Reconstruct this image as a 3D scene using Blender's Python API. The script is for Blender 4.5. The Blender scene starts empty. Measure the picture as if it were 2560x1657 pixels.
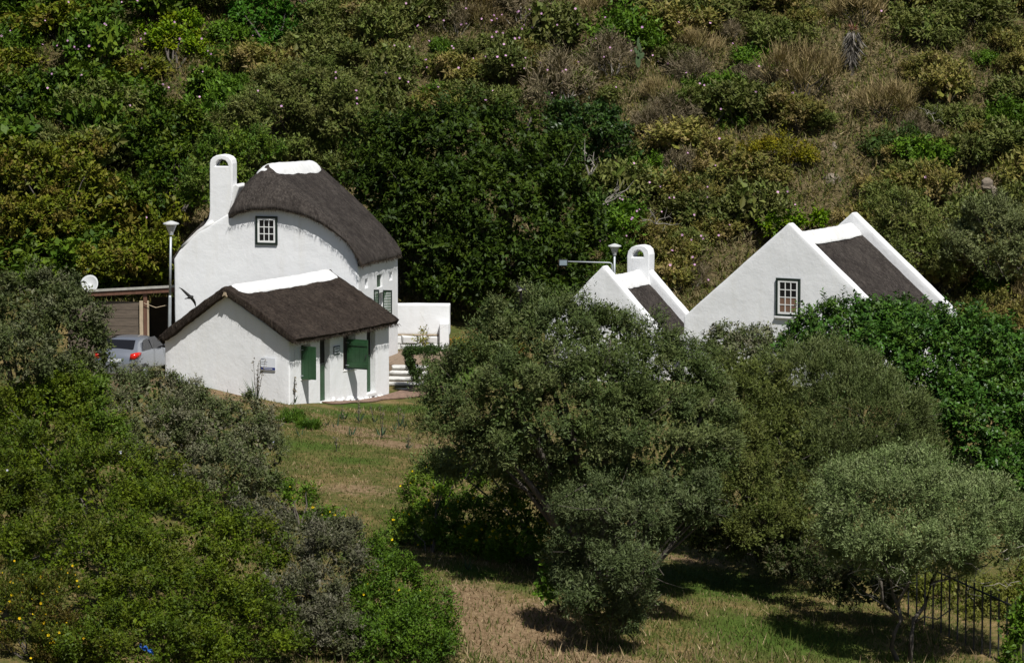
import bpy, bmesh, math, random
import numpy as np
from mathutils import Vector, Matrix

SC = bpy.context.scene
COL = SC.collection

# ------------------------------------------------------------------ camera, sky, sun, exposure
F = 10425.0                       # focal length in photograph pixels (2560 wide): a long telephoto
CAMZ = 17.08
PITCH = math.atan(1096.5 / F)
cam_d = bpy.data.cameras.new("camera")
cam_d.sensor_width = 36.0
cam_d.lens = 36.0 * F / 2560.0
cam_d.clip_start = 1.0
cam_d.clip_end = 2000.0
cam = bpy.data.objects.new("camera", cam_d)
cam.location = (0, 0, CAMZ)
cam.rotation_euler = (math.pi / 2 - PITCH, 0, 0)
COL.objects.link(cam)
SC.camera = cam

SUN = Vector((0.42, -1.0, 1.58)).normalized()      # towards the sun
world = bpy.data.worlds.new("World")
SC.world = world
world.use_nodes = True
wn = world.node_tree
bg = wn.nodes["Background"]
sky = wn.nodes.new("ShaderNodeTexSky")
sky.sky_type = 'NISHITA'
sky.sun_disc = False
sky.sun_elevation = math.asin(SUN.z)
sky.sun_rotation = math.atan2(SUN.x, SUN.y)
wn.links.new(sky.outputs[0], bg.inputs[0])
bg.inputs[1].default_value = 0.05
sun_d = bpy.data.lights.new("sun", 'SUN')
sun_d.energy = 4.9
sun_d.angle = math.radians(0.5)
sun_d.color = (1.0, 0.975, 0.93)
sun = bpy.data.objects.new("sun", sun_d)
sun.rotation_euler = (-SUN).to_track_quat('-Z', 'Y').to_euler()
sun.location = (20, -20, 60)
COL.objects.link(sun)
SC.view_settings.view_transform = 'Standard'
SC.view_settings.look = 'None'
SC.view_settings.exposure = 0.12
SC.view_settings.gamma = 1.0
SC.view_settings.use_curve_mapping = False
SC.cycles.max_bounces = 6
SC.cycles.diffuse_bounces = 2
SC.cycles.transmission_bounces = 4

# ------------------------------------------------------------------ measuring helpers
_cp, _sp = math.cos(PITCH), math.sin(PITCH)
CAM = np.array([0, 0, CAMZ])


def ray(u, v):
    t = (v - 828.5) / F
    return np.array([(u - 1280.0) / F, _cp - t * _sp, -_sp - t * _cp])


def P(u, v, d):
    r = ray(u, v)
    return CAM + r * (d / r[1])


def PZ(u, v, z):
    r = ray(u, v)
    return CAM + r * ((z - CAMZ) / r[2])


def project(p):
    p = np.asarray(p) - CAM
    f = p[..., 1] * _cp - p[..., 2] * _sp
    up = p[..., 1] * _sp + p[..., 2] * _cp
    return 1280 + F * p[..., 0] / f, 828.5 - F * up / f


class Frame:
    """a building's own axes: x along its gable, y back along its side"""

    def __init__(self, u, d, theta, z):
        r = P(u, 828.5, d)
        self.o = np.array([r[0], d, z])
        self.th = math.radians(theta)
        self.g = np.array([math.cos(self.th), -math.sin(self.th), 0])
        self.a = np.array([math.sin(self.th), math.cos(self.th), 0])

    def gp(self, u, v, y=0.0):
        r = ray(u, v)
        c = CAM - self.o
        k = (y - c @ self.a) / (r @ self.a)
        p = c + r * k
        return p @ self.g, p[2]

    def sp(self, u, v, x=0.0):
        r = ray(u, v)
        c = CAM - self.o
        k = (x - c @ self.g) / (r @ self.g)
        p = c + r * k
        return p @ self.a, p[2]

    def empty(self, name, label, cat, group=None):
        return thing(name, label, cat, self.o, -self.th, group)


# ------------------------------------------------------------------ object helpers
def tag(o, label=None, cat=None, group=None, kind=None):
    if label: o["label"] = label
    if cat: o["category"] = cat
    if group: o["group"] = group
    if kind: o["kind"] = kind
    return o


def thing(name, label, cat, loc=(0, 0, 0), rz=0.0, group=None):
    o = bpy.data.objects.new(name, None)
    o.empty_display_size = 0.2
    COL.objects.link(o)
    o.location = tuple(float(c) for c in loc)
    o.rotation_euler = (0, 0, rz)
    return tag(o, label, cat, group)


def link(name, me, mat=None, parent=None, smooth=False):
    o = bpy.data.objects.new(name, me)
    COL.objects.link(o)
    if mat and not me.materials: me.materials.append(mat)
    if parent: o.parent = parent
    if smooth: me.polygons.foreach_set("use_smooth", np.ones(len(me.polygons), bool))
    return o


class MB:
    def __init__(self):
        self.v, self.f = [], []

    def add(self, vs, fs):
        n = len(self.v)
        self.v += [tuple(float(c) for c in p) for p in vs]
        self.f += [tuple(i + n for i in f) for f in fs]
        return self

    def box(self, x0, x1, y0, y1, z0, z1):
        return self.add([(x0, y0, z0), (x1, y0, z0), (x1, y1, z0), (x0, y1, z0), (x0, y0, z1), (x1, y0, z1), (x1, y1, z1), (x0, y1, z1)],
                        [(0, 3, 2, 1), (4, 5, 6, 7), (0, 1, 5, 4), (1, 2, 6, 5), (2, 3, 7, 6), (3, 0, 4, 7)])

    def prism(self, poly, y0, y1):
        """poly: (x, z) counter-clockwise seen from -y"""
        n = len(poly)
        vs = [(x, y0, z) for x, z in poly] + [(x, y1, z) for x, z in poly]
        fs = [tuple(range(n)), tuple(range(2 * n - 1, n - 1, -1))]
        fs += [(i, i + n, (i + 1) % n + n, (i + 1) % n) for i in range(n)]
        return self.add(vs, fs)

    def tube(self, pts, rads, n=8, cap=True):
        pts = [np.array(p, float) for p in pts]
        if not hasattr(rads, '__len__'): rads = [rads] * len(pts)
        vs, fs = [], []
        for i, p in enumerate(pts):
            t = pts[min(i + 1, len(pts) - 1)] - pts[max(i - 1, 0)]
            t /= np.linalg.norm(t) + 1e-9
            h = np.array([0, 0, 1.0]) if abs(t[2]) < .9 else np.array([1.0, 0, 0])
            b = np.cross(t, h); b /= np.linalg.norm(b)
            c = np.cross(b, t)
            for k in range(n):
                q = 2 * math.pi * k / n
                vs.append(p + rads[i] * (math.cos(q) * b + math.sin(q) * c))
        for i in range(len(pts) - 1):
            for k in range(n):
                a, b2 = i * n + k, i * n + (k + 1) % n
                fs.append((a, a + n, b2 + n, b2))
        if cap:
            fs.append(tuple(range(n)))
            fs.append(tuple(range(len(pts) * n - 1, (len(pts) - 1) * n - 1, -1)))
        return self.add(vs, fs)

    def rows(self, rows, closed=False):
        m = len(rows[0])
        vs = [p for r in rows for p in r]
        fs = []
        for i in range(len(rows) - 1):
            for k in range(m if closed else m - 1):
                a, b = i * m + k, i * m + (k + 1) % m
                fs.append((a, b, b + m, a + m))
        return self.add(vs, fs)

    def mesh(self, name):
        me = bpy.data.meshes.new(name)
        me.from_pydata(self.v, [], self.f)
        bm = bmesh.new()
        bm.from_mesh(me)
        bmesh.ops.recalc_face_normals(bm, faces=bm.faces)
        bm.to_mesh(me)
        bm.free()
        return me

    def build(self, name, mat, parent=None, smooth=False, bevel=0, seg=2):
        o = link(name, self.mesh(name), mat, parent, smooth)
        if bevel: add_bevel(o, bevel, seg)
        return o


def add_bevel(o, w, seg=2, ang=35):
    m = o.modifiers.new("bevel", 'BEVEL')
    m.width = w
    m.segments = seg
    m.limit_method = 'ANGLE'
    m.angle_limit = math.radians(ang)


_tex = {}


def wobble(o, strength, scale, levels=3):
    """uneven hand-made surface: simple subdivision and noise displacement"""
    m = o.modifiers.new("sub", 'SUBSURF')
    m.subdivision_type = 'SIMPLE'
    m.levels = m.render_levels = levels
    if scale not in _tex:
        t = bpy.data.textures.new("clouds%g" % scale, 'CLOUDS')
        t.noise_scale = scale
        t.noise_depth = 2
        _tex[scale] = t
    d = o.modifiers.new("displace", 'DISPLACE')
    d.texture = _tex[scale]
    d.strength = strength
    d.mid_level = .5
    d.texture_coords = 'LOCAL'
    o.data.polygons.foreach_set("use_smooth", np.ones(len(o.data.polygons), bool))


# ------------------------------------------------------------------ materials
def new_mat(name):
    m = bpy.data.materials.new(name)
    m.use_nodes = True
    nt = m.node_tree
    return m, nt, nt.nodes["Principled BSDF"]


def node(nt, kind, **inputs):
    n = nt.nodes.new(kind)
    for k, v in inputs.items():
        n.inputs[k.replace('_', ' ')].default_value = v
    return n


def noise(nt, coord, scale, detail=4, rough=.55, vec_scale=None):
    if vec_scale:
        mp = nt.nodes.new("ShaderNodeMapping")
        mp.inputs["Scale"].default_value = vec_scale
        nt.links.new(coord, mp.inputs["Vector"])
        coord = mp.outputs[0]
    n = nt.nodes.new("ShaderNodeTexNoise")
    n.inputs["Scale"].default_value = scale
    n.inputs["Detail"].default_value = detail
    n.inputs["Roughness"].default_value = rough
    nt.links.new(coord, n.inputs["Vector"])
    return n.outputs["Fac"]


def ramp(nt, fac, stops):
    r = nt.nodes.new("ShaderNodeValToRGB")
    e = r.color_ramp.elements
    while len(e) > 1: e.remove(e[-1])
    e[0].position = stops[0][0]
    e[0].color = (*stops[0][1], 1)
    for p, c in stops[1:]:
        x = e.new(p)
        x.color = (*c, 1)
    nt.links.new(fac, r.inputs[0])
    return r.outputs[0]


def mixrgb(nt, fac, a, b, mode='MIX'):
    m = nt.nodes.new("ShaderNodeMix")
    m.data_type = 'RGBA'
    m.blend_type = mode
    if isinstance(fac, (int, float)): m.inputs[0].default_value = fac
    else: nt.links.new(fac, m.inputs[0])
    for s, x in ((6, a), (7, b)):
        if isinstance(x, tuple): m.inputs[s].default_value = (*x, 1)
        else: nt.links.new(x, m.inputs[s])
    return m.outputs[2]


def bump(nt, h, strength, dist=.02):
    b = nt.nodes.new("ShaderNodeBump")
    b.inputs["Strength"].default_value = strength
    b.inputs["Distance"].default_value = dist
    nt.links.new(h, b.inputs["Height"])
    return b.outputs[0]


def ocoord(nt):
    return nt.nodes.new("ShaderNodeTexCoord").outputs["Object"]


def simple(name, c, rough=.6, var=.25, scale=6.0, metal=0.0, bstr=.2, vec=None, spec=.5):
    m, nt, b = new_mat(name)
    co = ocoord(nt)
    f = noise(nt, co, scale, 5, .6, vec)
    lo = tuple(x * (1 - var) for x in c)
    hi = tuple(min(1, x * (1 + var)) for x in c)
    nt.links.new(ramp(nt, f, [(.3, lo), (.7, hi)]), b.inputs["Base Color"])
    b.inputs["Roughness"].default_value = rough
    b.inputs["Metallic"].default_value = metal
    b.inputs["Specular IOR Level"].default_value = spec
    if bstr: nt.links.new(bump(nt, noise(nt, co, scale * 6, 3, .6, vec), bstr, .01), b.inputs["Normal"])
    return m


def plaster_mat(name, c, warm, grime=.22):
    m, nt, b = new_mat(name)
    co = ocoord(nt)
    big = noise(nt, co, .7, 5, .6)
    streak = noise(nt, co, 1.0, 4, .6, (2.6, 2.6, .35))
    fine = noise(nt, co, 9, 4, .65)
    col = ramp(nt, big, [(.3, tuple(x * .93 for x in c)), (.62, c)])
    col = mixrgb(nt, ramp(nt, streak, [(.52, (0, 0, 0)), (.75, (.5, .5, .5))]), col, warm)
    spots = ramp(nt, noise(nt, co, 3.1, 6, .7), [(.70, (0, 0, 0)), (.78, (grime, grime, grime))])
    col = mixrgb(nt, spots, col, (.42, .40, .36))
    runs = noise(nt, co, 1.0, 5, .7, (5.5, 5.5, .22))
    col = mixrgb(nt, ramp(nt, runs, [(.60, (0, 0, 0)), (.74, (.30, .30, .30))]), col, (.55, .53, .48))
    nt.links.new(col, b.inputs["Base Color"])
    b.inputs["Roughness"].default_value = .85
    b.inputs["Specular IOR Level"].default_value = .2
    h = nt.nodes.new("ShaderNodeMath"); h.operation = 'MULTIPLY_ADD'
    nt.links.new(noise(nt, co, 2.4, 3, .5), h.inputs[0]); h.inputs[1].default_value = 2.2
    nt.links.new(fine, h.inputs[2])
    nt.links.new(bump(nt, h.outputs[0], .28, .025), b.inputs["Normal"])
    return m


PLASTER = plaster_mat("whitewashed_plaster", (.80, .805, .81), (.71, .70, .665))
CAPWHITE = plaster_mat("lime_cap", (.67, .67, .66), (.52, .50, .45), .5)


def thatch_mat(name, c0, c1, c2):
    m, nt, b = new_mat(name)
    co = ocoord(nt)
    straw = noise(nt, co, 1.0, 6, .75, (13, 13, 1.5))
    patch = noise(nt, co, .9, 4, .6)
    col = ramp(nt, straw, [(.34, c0), (.5, c1), (.66, c2)])
    col = mixrgb(nt, ramp(nt, patch, [(.38, (0, 0, 0)), (.68, (.55, .55, .55))]), col, c0)
    wet = noise(nt, co, 1.0, 5, .65, (2.6, 2.6, .55))
    col = mixrgb(nt, ramp(nt, wet, [(.45, (0, 0, 0)), (.66, (.34, .34, .34))]), col, tuple(x * 1.1 for x in c2))
    fl = ramp(nt, noise(nt, co, 38, 2, .5), [(.70, (0, 0, 0)), (.76, (.5, .5, .5))])
    col = mixrgb(nt, fl, col, (.16, .135, .105))
    nt.links.new(col, b.inputs["Base Color"])
    b.inputs["Roughness"].default_value = .95
    b.inputs["Specular IOR Level"].default_value = .08
    nt.links.new(bump(nt, straw, 1.0, .10), b.inputs["Normal"])
    return m


THATCH = thatch_mat("old_thatch", (.024, .020, .018), (.052, .044, .039), (.115, .099, .086))
THATCH_B = thatch_mat("brown_thatch", (.018, .013, .011), (.040, .031, .025), (.100, .078, .061))
GREEN = simple("green_paint", (.018, .060, .022), .45, .2, 3, bstr=.1)
DKGREEN = simple("dark_green_paint", (.010, .020, .014), .45, .2, 3, bstr=.1)
WHITE = simple("white_gloss_paint", (.78, .78, .76), .45, .05, 5, bstr=.05)
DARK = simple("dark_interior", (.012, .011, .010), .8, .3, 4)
WOOD = simple("weathered_wood", (.11, .085, .062), .8, .35, 2.2, vec=(1, 1, 9), bstr=.4)
BROWNWOOD = simple("brown_stained_wood", (.12, .055, .032), .7, .3, 3, vec=(6, 6, 1))
PALEWOOD = simple("pale_board", (.42, .33, .22), .75, .2, 3)
GALV = simple("galvanised_steel", (.42, .45, .47), .5, .12, 5, .3, bstr=.05)
BLACKIRON = simple("black_painted_iron", (.012, .012, .013), .5, .2, 8)
ROCK = simple("lichen_rock", (.19, .155, .115), .9, .5, 4, bstr=.8)
BRICKRED = simple("brick_paving", (.19, .12, .085), .85, .4, 7, bstr=.5)
LIMESTONE = simple("whitewashed_stone", (.56, .55, .52), .9, .3, 4, bstr=.8)
FLAG = simple("brown_flagstone", (.21, .15, .10), .85, .4, 5, vec=(2, 9, 3), bstr=.5)
BARK = simple("grey_bark", (.085, .072, .058), .9, .5, 5, vec=(4, 4, 1), bstr=.8)
DEADTWIG = simple("bleached_twig", (.30, .27, .23), .9, .3, 6)
REDLENS = simple("red_lens", (.55, .016, .008), .2, .1, 20, bstr=0)
BLACK = simple("black_plastic", (.012, .012, .013), .5, .2, 10)
FEATHER = simple("black_feathers", (.012, .011, .010), .7, .4, 30)
PALEFEATHER = simple("pale_feathers", (.35, .33, .30), .8, .2, 30)
BLUEBAG = simple("blue_plastic", (.010, .07, .30), .4, .5, 8)
BLUEBAND = simple("navy_print", (.012, .026, .16), .5, .05, 5, bstr=0)
PRINT = simple("grey_print", (.25, .26, .28), .6, .1, 60, bstr=0)
SIGNWHITE = simple("sign_white", (.72, .74, .78), .5, .03, 5, bstr=0)
SIGNDARK = simple("sign_ink", (.02, .035, .035), .5, .1, 5, bstr=0)

m, nt, b = new_mat("window_glass")
b.inputs["Base Color"].default_value = (.012, .012, .014, 1)
b.inputs["Roughness"].default_value = .08
b.inputs["Specular IOR Level"].default_value = .4
GLASS = m
m, nt, b = new_mat("silver_car_paint")
nt.links.new(ramp(nt, noise(nt, ocoord(nt), 60, 2), [(.3, (.30, .32, .36)), (.7, (.36, .38, .42))]), b.inputs["Base Color"])
b.inputs["Metallic"].default_value = .65
b.inputs["Roughness"].default_value = .32
b.inputs["Coat Weight"].default_value = .6
SILVER = m
m, nt, b = new_mat("frosted_lamp")
nt.links.new(ramp(nt, noise(nt, ocoord(nt), 7, 3), [(.3, (.50, .50, .48)), (.7, (.62, .62, .60))]), b.inputs["Base Color"])
b.inputs["Roughness"].default_value = .35
FROST = m


def leaf_mat(name, rough, trans, spec):
    m, nt, b = new_mat(name)
    at = nt.nodes.new("ShaderNodeAttribute")
    at.attribute_name = "leaf"
    info = nt.nodes.new("ShaderNodeObjectInfo")
    hsv = nt.nodes.new("ShaderNodeHueSaturation")
    mr = nt.nodes.new("ShaderNodeMapRange")
    mr.inputs["To Min"].default_value = .80
    mr.inputs["To Max"].default_value = 1.2
    nt.links.new(info.outputs["Random"], mr.inputs["Value"])
    nt.links.new(mr.outputs[0], hsv.inputs["Value"])
    nt.links.new(at.outputs["Color"], hsv.inputs["Color"])
    nt.links.new(hsv.outputs[0], b.inputs["Base Color"])
    b.inputs["Roughness"].default_value = rough
    b.inputs["Specular IOR Level"].default_value = spec
    tr = nt.nodes.new("ShaderNodeBsdfTranslucent")
    tc = mixrgb(nt, 1.0, hsv.outputs[0], (1.1, 1.15, .6), 'MULTIPLY')
    nt.links.new(tc, tr.inputs["Color"])
    mx = nt.nodes.new("ShaderNodeMixShader")
    mx.inputs[0].default_value = trans
    nt.links.new(b.outputs[0], mx.inputs[1])
    nt.links.new(tr.outputs[0], mx.inputs[2])
    nt.links.new(mx.outputs[0], nt.nodes["Material Output"].inputs["Surface"])
    return m


LEAF = leaf_mat("leaves", .55, .08, .16)
GLOSSLEAF = leaf_mat("glossy_leaves", .42, .10, .28)
DRYLEAF = leaf_mat("dry_stems", .8, .15, .1)
PETAL = leaf_mat("petals", .7, .3, .1)

# ------------------------------------------------------------------ the ground
RNG = np.random.default_rng(7)
_gz = [(1150, 1657, -2.4), (1500, 1657, -2.7), (1900, 1657, -3.0), (2300, 1657, -3.3), (2560, 1657, -3.4), (1100, 1400, -1.3), (1480, 1500, -2.0),
       (1709, 1416, -2.0), (1900, 1560, -2.6), (1000, 1200, -.6), (900, 1130, -.35), (1020, 1080, -.45), (760, 1080, -.05), (1000, 1018, -.5),
       (723, 1016, 0), (850, 1012, -.25), (528, 976, .34), (411, 946, .55), (300, 957, .12), (200, 956, .3), (0, 1000, .3), (0, 1300, -.5), (0, 1657, -1.9),
       (500, 1200, -.3), (500, 1657, -2.2), (900, 1400, -1.3), (720, 1150, -.25), (900, 1657, -2.3), (985, 990, -.42), (1060, 880, .28), (1163, 880, .25),
       (1300, 830, .6), (1500, 1000, 0), (1800, 950, .1), (2300, 950, .1), (2560, 1250, -1.2), (2100, 1200, -1.0), (1800, 1200, -.9), (2560, 1450, -2.3), (-300, 1300, -.2), (2860, 1300, -1.5)]
_cp3 = [PZ(*g) for g in _gz]
for _u in (-700, -300, 0, 300, 640, 900, 1280, 1600, 1900, 2250, 2560, 2860, 3300):
    for _v, _d in ((770, 158.5), (600, 163.5), (400, 168.5), (200, 174), (0, 180), (-300, 190)):
        _cp3.append(P(_u, _v, _d))
for _x in (-150, -90, -45, 0, 45, 90, 150):
    _cp3 += [np.array([_x, 215, 23]), np.array([_x, 270, 26]), np.array([_x, 330, 26]), np.array([_x, 85, -4.6]), np.array([_x, 50, -7.0]), np.array([_x, 15, -8.0])]
for _x in (-150, -90, -50, 50, 90, 150):
    _cp3 += [np.array([_x, 125, -1.0]), np.array([_x, 150, 0.3]), np.array([_x, 175, 9.0])]
_C = np.array(_cp3)


def _tps(r2):
    return np.where(r2 > 1e-9, .5 * r2 * np.log(r2 + 1e-12), 0)


_sc = 50.0
_A = _C[:, :2] / _sc
_K = _tps(((_A[:, None] - _A[None]) ** 2).sum(-1)) + np.eye(len(_A)) * 2e-4
_Q = np.hstack([np.ones((len(_A), 1)), _A])
_M = np.block([[_K, _Q], [_Q.T, np.zeros((3, 3))]])
_W = np.linalg.solve(_M, np.concatenate([_C[:, 2], np.zeros(3)]))


def _sn(x, y, s, seed):
    """cheap smooth noise"""
    r = np.random.default_rng(seed)
    o = 0
    for k in range(6):
        a, ph, f = r.uniform(0, 6.28), r.uniform(0, 6.28), s * r.uniform(.6, 1.7)
        o = o + np.sin((x * math.cos(a) + y * math.sin(a)) * f + ph)
    return o / 6


def _H0(x, y):
    x = np.atleast_1d(np.asarray(x, float)); y = np.atleast_1d(np.asarray(y, float))
    z = np.zeros(x.shape)
    flat = np.stack([x.ravel(), y.ravel()], 1) / _sc
    out = np.empty(len(flat))
    for i in range(0, len(flat), 8000):
        q = flat[i:i + 8000]
        k = _tps(((q[:, None] - _A[None]) ** 2).sum(-1))
        out[i:i + 8000] = k @ _W[:-3] + np.hstack([np.ones((len(q), 1)), q]) @ _W[-3:]
    z = out.reshape(x.shape)
    hill = np.clip((y - 160) / 8, 0, 1)
    z = z + hill * (.45 * _sn(x, y, .8, 1) + .2 * _sn(x, y, 2.2, 2)) + (1 - hill) * .035 * _sn(x, y, 2.5, 3)
    return z


_hx, _hy = np.arange(-60, 60.1, .5), np.arange(90, 240.1, .5)
_HG = _H0(*np.meshgrid(_hx, _hy))


def H(x, y):
    """height of the ground, read off a half-metre grid"""
    x = np.atleast_1d(np.asarray(x, float)); y = np.atleast_1d(np.asarray(y, float))
    fx, fy = np.clip((x + 60) * 2, 0, len(_hx) - 1.001), np.clip((y - 90) * 2, 0, len(_hy) - 1.001)
    i, j = fx.astype(int), fy.astype(int)
    a, b_ = fx - i, fy - j
    return (_HG[j, i] * (1 - a) + _HG[j, i + 1] * a) * (1 - b_) + (_HG[j + 1, i] * (1 - a) + _HG[j + 1, i + 1] * a) * b_


def G(u, v):
    """the point of the ground seen at a pixel of the photograph"""
    r = ray(u, v)
    d = np.arange(96, 235, .25)
    p = CAM + r[None] * (d / r[1])[:, None]
    h = H(p[:, 0], p[:, 1])
    i = np.argmax(p[:, 2] < h)
    return np.array([p[i, 0], p[i, 1], h[i]])


def ground_z(x, y):
    return float(H(x, y)[0])


xs = np.concatenate([np.arange(-150, -34, 4.0), np.arange(-34, 34, .45), np.arange(34, 151, 4.0)])
ys = np.concatenate([np.arange(15, 98, 4.0), np.arange(98, 200, .45), np.arange(200, 331, 5.0)])
GX, GY = np.meshgrid(xs, ys)
GZ = _H0(GX, GY)
# soil, lush grass and dry grass lie in patches: (pixel of the middle, half-sizes in metres, strength)
SOIL = [(820, 1064, 2.0, .55, .7), (900, 1086, 1.6, .6, .8), (985, 1112, 1.4, .7, .9), (640, 1005, 2.0, .5, .7), (1280, 1580, 1.8, 2.8, .95), (1180, 1500, .9, 1.6, .8), (1400, 1645, 2.2, 1.2, .8), (560, 985, 1.2, .5, .8),
        (890, 1225, 1.2, 1.0, .5), (1720, 1400, 1.0, .5, .6), (250, 960, 2.5, 2, .8)]
LUSH = [(960, 1022, 2.0, 1.2, 1.0), (850, 1034, 1.8, .9, .6), (780, 1118, 1.5, 1.1, .55), (880, 1150, 1.3, 1.0, .5), (1150, 930, 2.5, 3, .8), (1760, 1460, 2.4, 2.0, .7), (1950, 1590, 2.4, 2.0, .7), (1190, 1430, .9, .8, .7), (1350, 1480, .8, .6, .5), (1010, 1340, .8, 1.2, .6), (1110, 1345, 1.0, .6, .7)]


def patches(lst, x, y):
    w = np.zeros(np.shape(x))
    for (u, v, rx, ry, s) in lst:
        c = G(u, v)
        w = np.maximum(w, s * np.exp(-(((x - c[0]) / rx) ** 2 + ((y - c[1]) / ry) ** 2)))
    return w


def ground_mix(x, y):
    hill = np.clip((y - 157) / 4, 0, 1)
    return patches(SOIL, x, y) * (1 - hill), patches(LUSH, x, y) * (1 - hill), hill


nx, ny = len(xs), len(ys)
idx = np.arange(nx * ny).reshape(ny, nx)
quads = np.stack([idx[:-1, :-1], idx[:-1, 1:], idx[1:, 1:], idx[1:, :-1]], -1).reshape(-1, 4)


def np_mesh(name, verts, quads, colors=None):
    me = bpy.data.meshes.new(name)
    nv, nf, k = len(verts), len(quads), quads.shape[1]
    me.vertices.add(nv)
    me.vertices.foreach_set("co", np.ascontiguousarray(verts, np.float32).ravel())
    me.loops.add(nf * k)
    me.loops.foreach_set("vertex_index", np.ascontiguousarray(quads, np.int32).ravel())
    me.polygons.add(nf)
    me.polygons.foreach_set("loop_start", np.arange(0, nf * k, k, dtype=np.int32))
    if colors is not None:
        a = me.attributes.new("leaf", 'FLOAT_COLOR', 'POINT')
        c = np.ones((nv, 4), np.float32)
        c[:, :3] = colors
        a.data.foreach_set("color", c.ravel())
    me.update(calc_edges=True)
    return me


_s, _l, _h = ground_mix(GX.ravel(), GY.ravel())
gme = np_mesh("ground", np.stack([GX.ravel(), GY.ravel(), GZ.ravel()], 1), quads, np.stack([_s, _l, _h], 1))
m, nt, b = new_mat("rough_lawn_and_slope")
co = ocoord(nt)
at = nt.nodes.new("ShaderNodeAttribute"); at.attribute_name = "leaf"
sep = nt.nodes.new("ShaderNodeSeparateColor"); nt.links.new(at.outputs["Color"], sep.inputs[0])
n1, n2, n3 = noise(nt, co, .8, 6, .65), noise(nt, co, 5, 5, .7), noise(nt, co, 30, 3, .7, (1, .45, 1))


def mth(op, a, bb):
    n = nt.nodes.new("ShaderNodeMath"); n.operation = op
    for i, x in enumerate((a, bb)):
        if isinstance(x, (int, float)): n.inputs[i].default_value = x
        else: nt.links.new(x, n.inputs[i])
    return n.outputs[0]


grass = ramp(nt, mth('ADD', mth('MULTIPLY', n1, .6), mth('MULTIPLY', n2, .4)),
             [(.36, (.060, .080, .018)), (.46, (.095, .100, .028)), (.54, (.16, .125, .048)), (.64, (.27, .19, .095))])
lush = ramp(nt, n2, [(.3, (.040, .085, .012)), (.7, (.085, .125, .022))])
soil = ramp(nt, n2, [(.3, (.135, .088, .050)), (.5, (.215, .148, .085)), (.75, (.30, .22, .135))])
hillc = ramp(nt, n2, [(.3, (.055, .048, .020)), (.5, (.115, .092, .045)), (.72, (.23, .175, .105))])
wig = mth('MULTIPLY_ADD', n2, 1.2); nt.nodes[-1].inputs[2].default_value = -.6


def soft(ch):
    mr = nt.nodes.new("ShaderNodeMapRange")
    nt.links.new(mth('ADD', ch, mth('MULTIPLY', wig, mth('GREATER_THAN', ch, .04))), mr.inputs["Value"])
    mr.inputs["From Min"].default_value = .16
    mr.inputs["From Max"].default_value = .46
    return mr.outputs[0]


c = mixrgb(nt, soft(sep.outputs[1]), grass, lush)
c = mixrgb(nt, soft(sep.outputs[0]), c, soil)
c = mixrgb(nt, sep.outputs[2], c, hillc)
c = mixrgb(nt, .55, c, mixrgb(nt, 1.0, c, ramp(nt, n3, [(.3, (.55, .55, .5)), (.7, (1.45, 1.4, 1.35))]), 'MULTIPLY'))
nt.links.new(c, b.inputs["Base Color"])
b.inputs["Roughness"].default_value = .95
b.inputs["Specular IOR Level"].default_value = .1
nt.links.new(bump(nt, mth('ADD', n2, mth('MULTIPLY', n3, .7)), 1.0, .06), b.inputs["Normal"])
GROUNDMAT = m
ground = link("ground", gme, GROUNDMAT, smooth=True)
tag(ground, kind="structure")


# ------------------------------------------------------------------ building helpers
def grid_wall(mb, y0, y1, z0, z1, holes, depth=.45, x=0.0):
    """a wall in the plane x, outward +x, with recessed rectangular openings"""
    Y = sorted({y0, y1, *[h[0] for h in holes], *[h[1] for h in holes]})
    Z = sorted({z0, z1, *[h[2] for h in holes], *[h[3] for h in holes]})
    vi = {}

    def V(x_, y_, z_):
        k = (round(x_, 4), round(y_, 4), round(z_, 4))
        if k not in vi:
            vi[k] = len(mb.v); mb.v.append(k)
        return vi[k]

    for i in range(len(Y) - 1):
        for j in range(len(Z) - 1):
            ya, yb, za, zb = Y[i], Y[i + 1], Z[j], Z[j + 1]
            ins = any(h[0] <= ya + 1e-6 and h[1] >= yb - 1e-6 and h[2] <= za + 1e-6 and h[3] >= zb - 1e-6 for h in holes)
            if not ins: mb.f.append((V(x, ya, za), V(x, yb, za), V(x, yb, zb), V(x, ya, zb)))
    for h in holes:
        ya, yb, za, zb = h[:4]
        dp = h[4] if len(h) > 4 else depth
        q = [(ya, za), (yb, za), (yb, zb), (ya, zb)]
        for k in range(4):
            (p, r), (s, t) = q[k], q[(k + 1) % 4]
            mb.f.append((V(x, p, r), V(x - dp, p, r), V(x - dp, s, t), V(x, s, t)))
        mb.f.append((V(x - dp, ya, za), V(x - dp, yb, za), V(x - dp, yb, zb), V(x - dp, ya, zb)))


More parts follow.
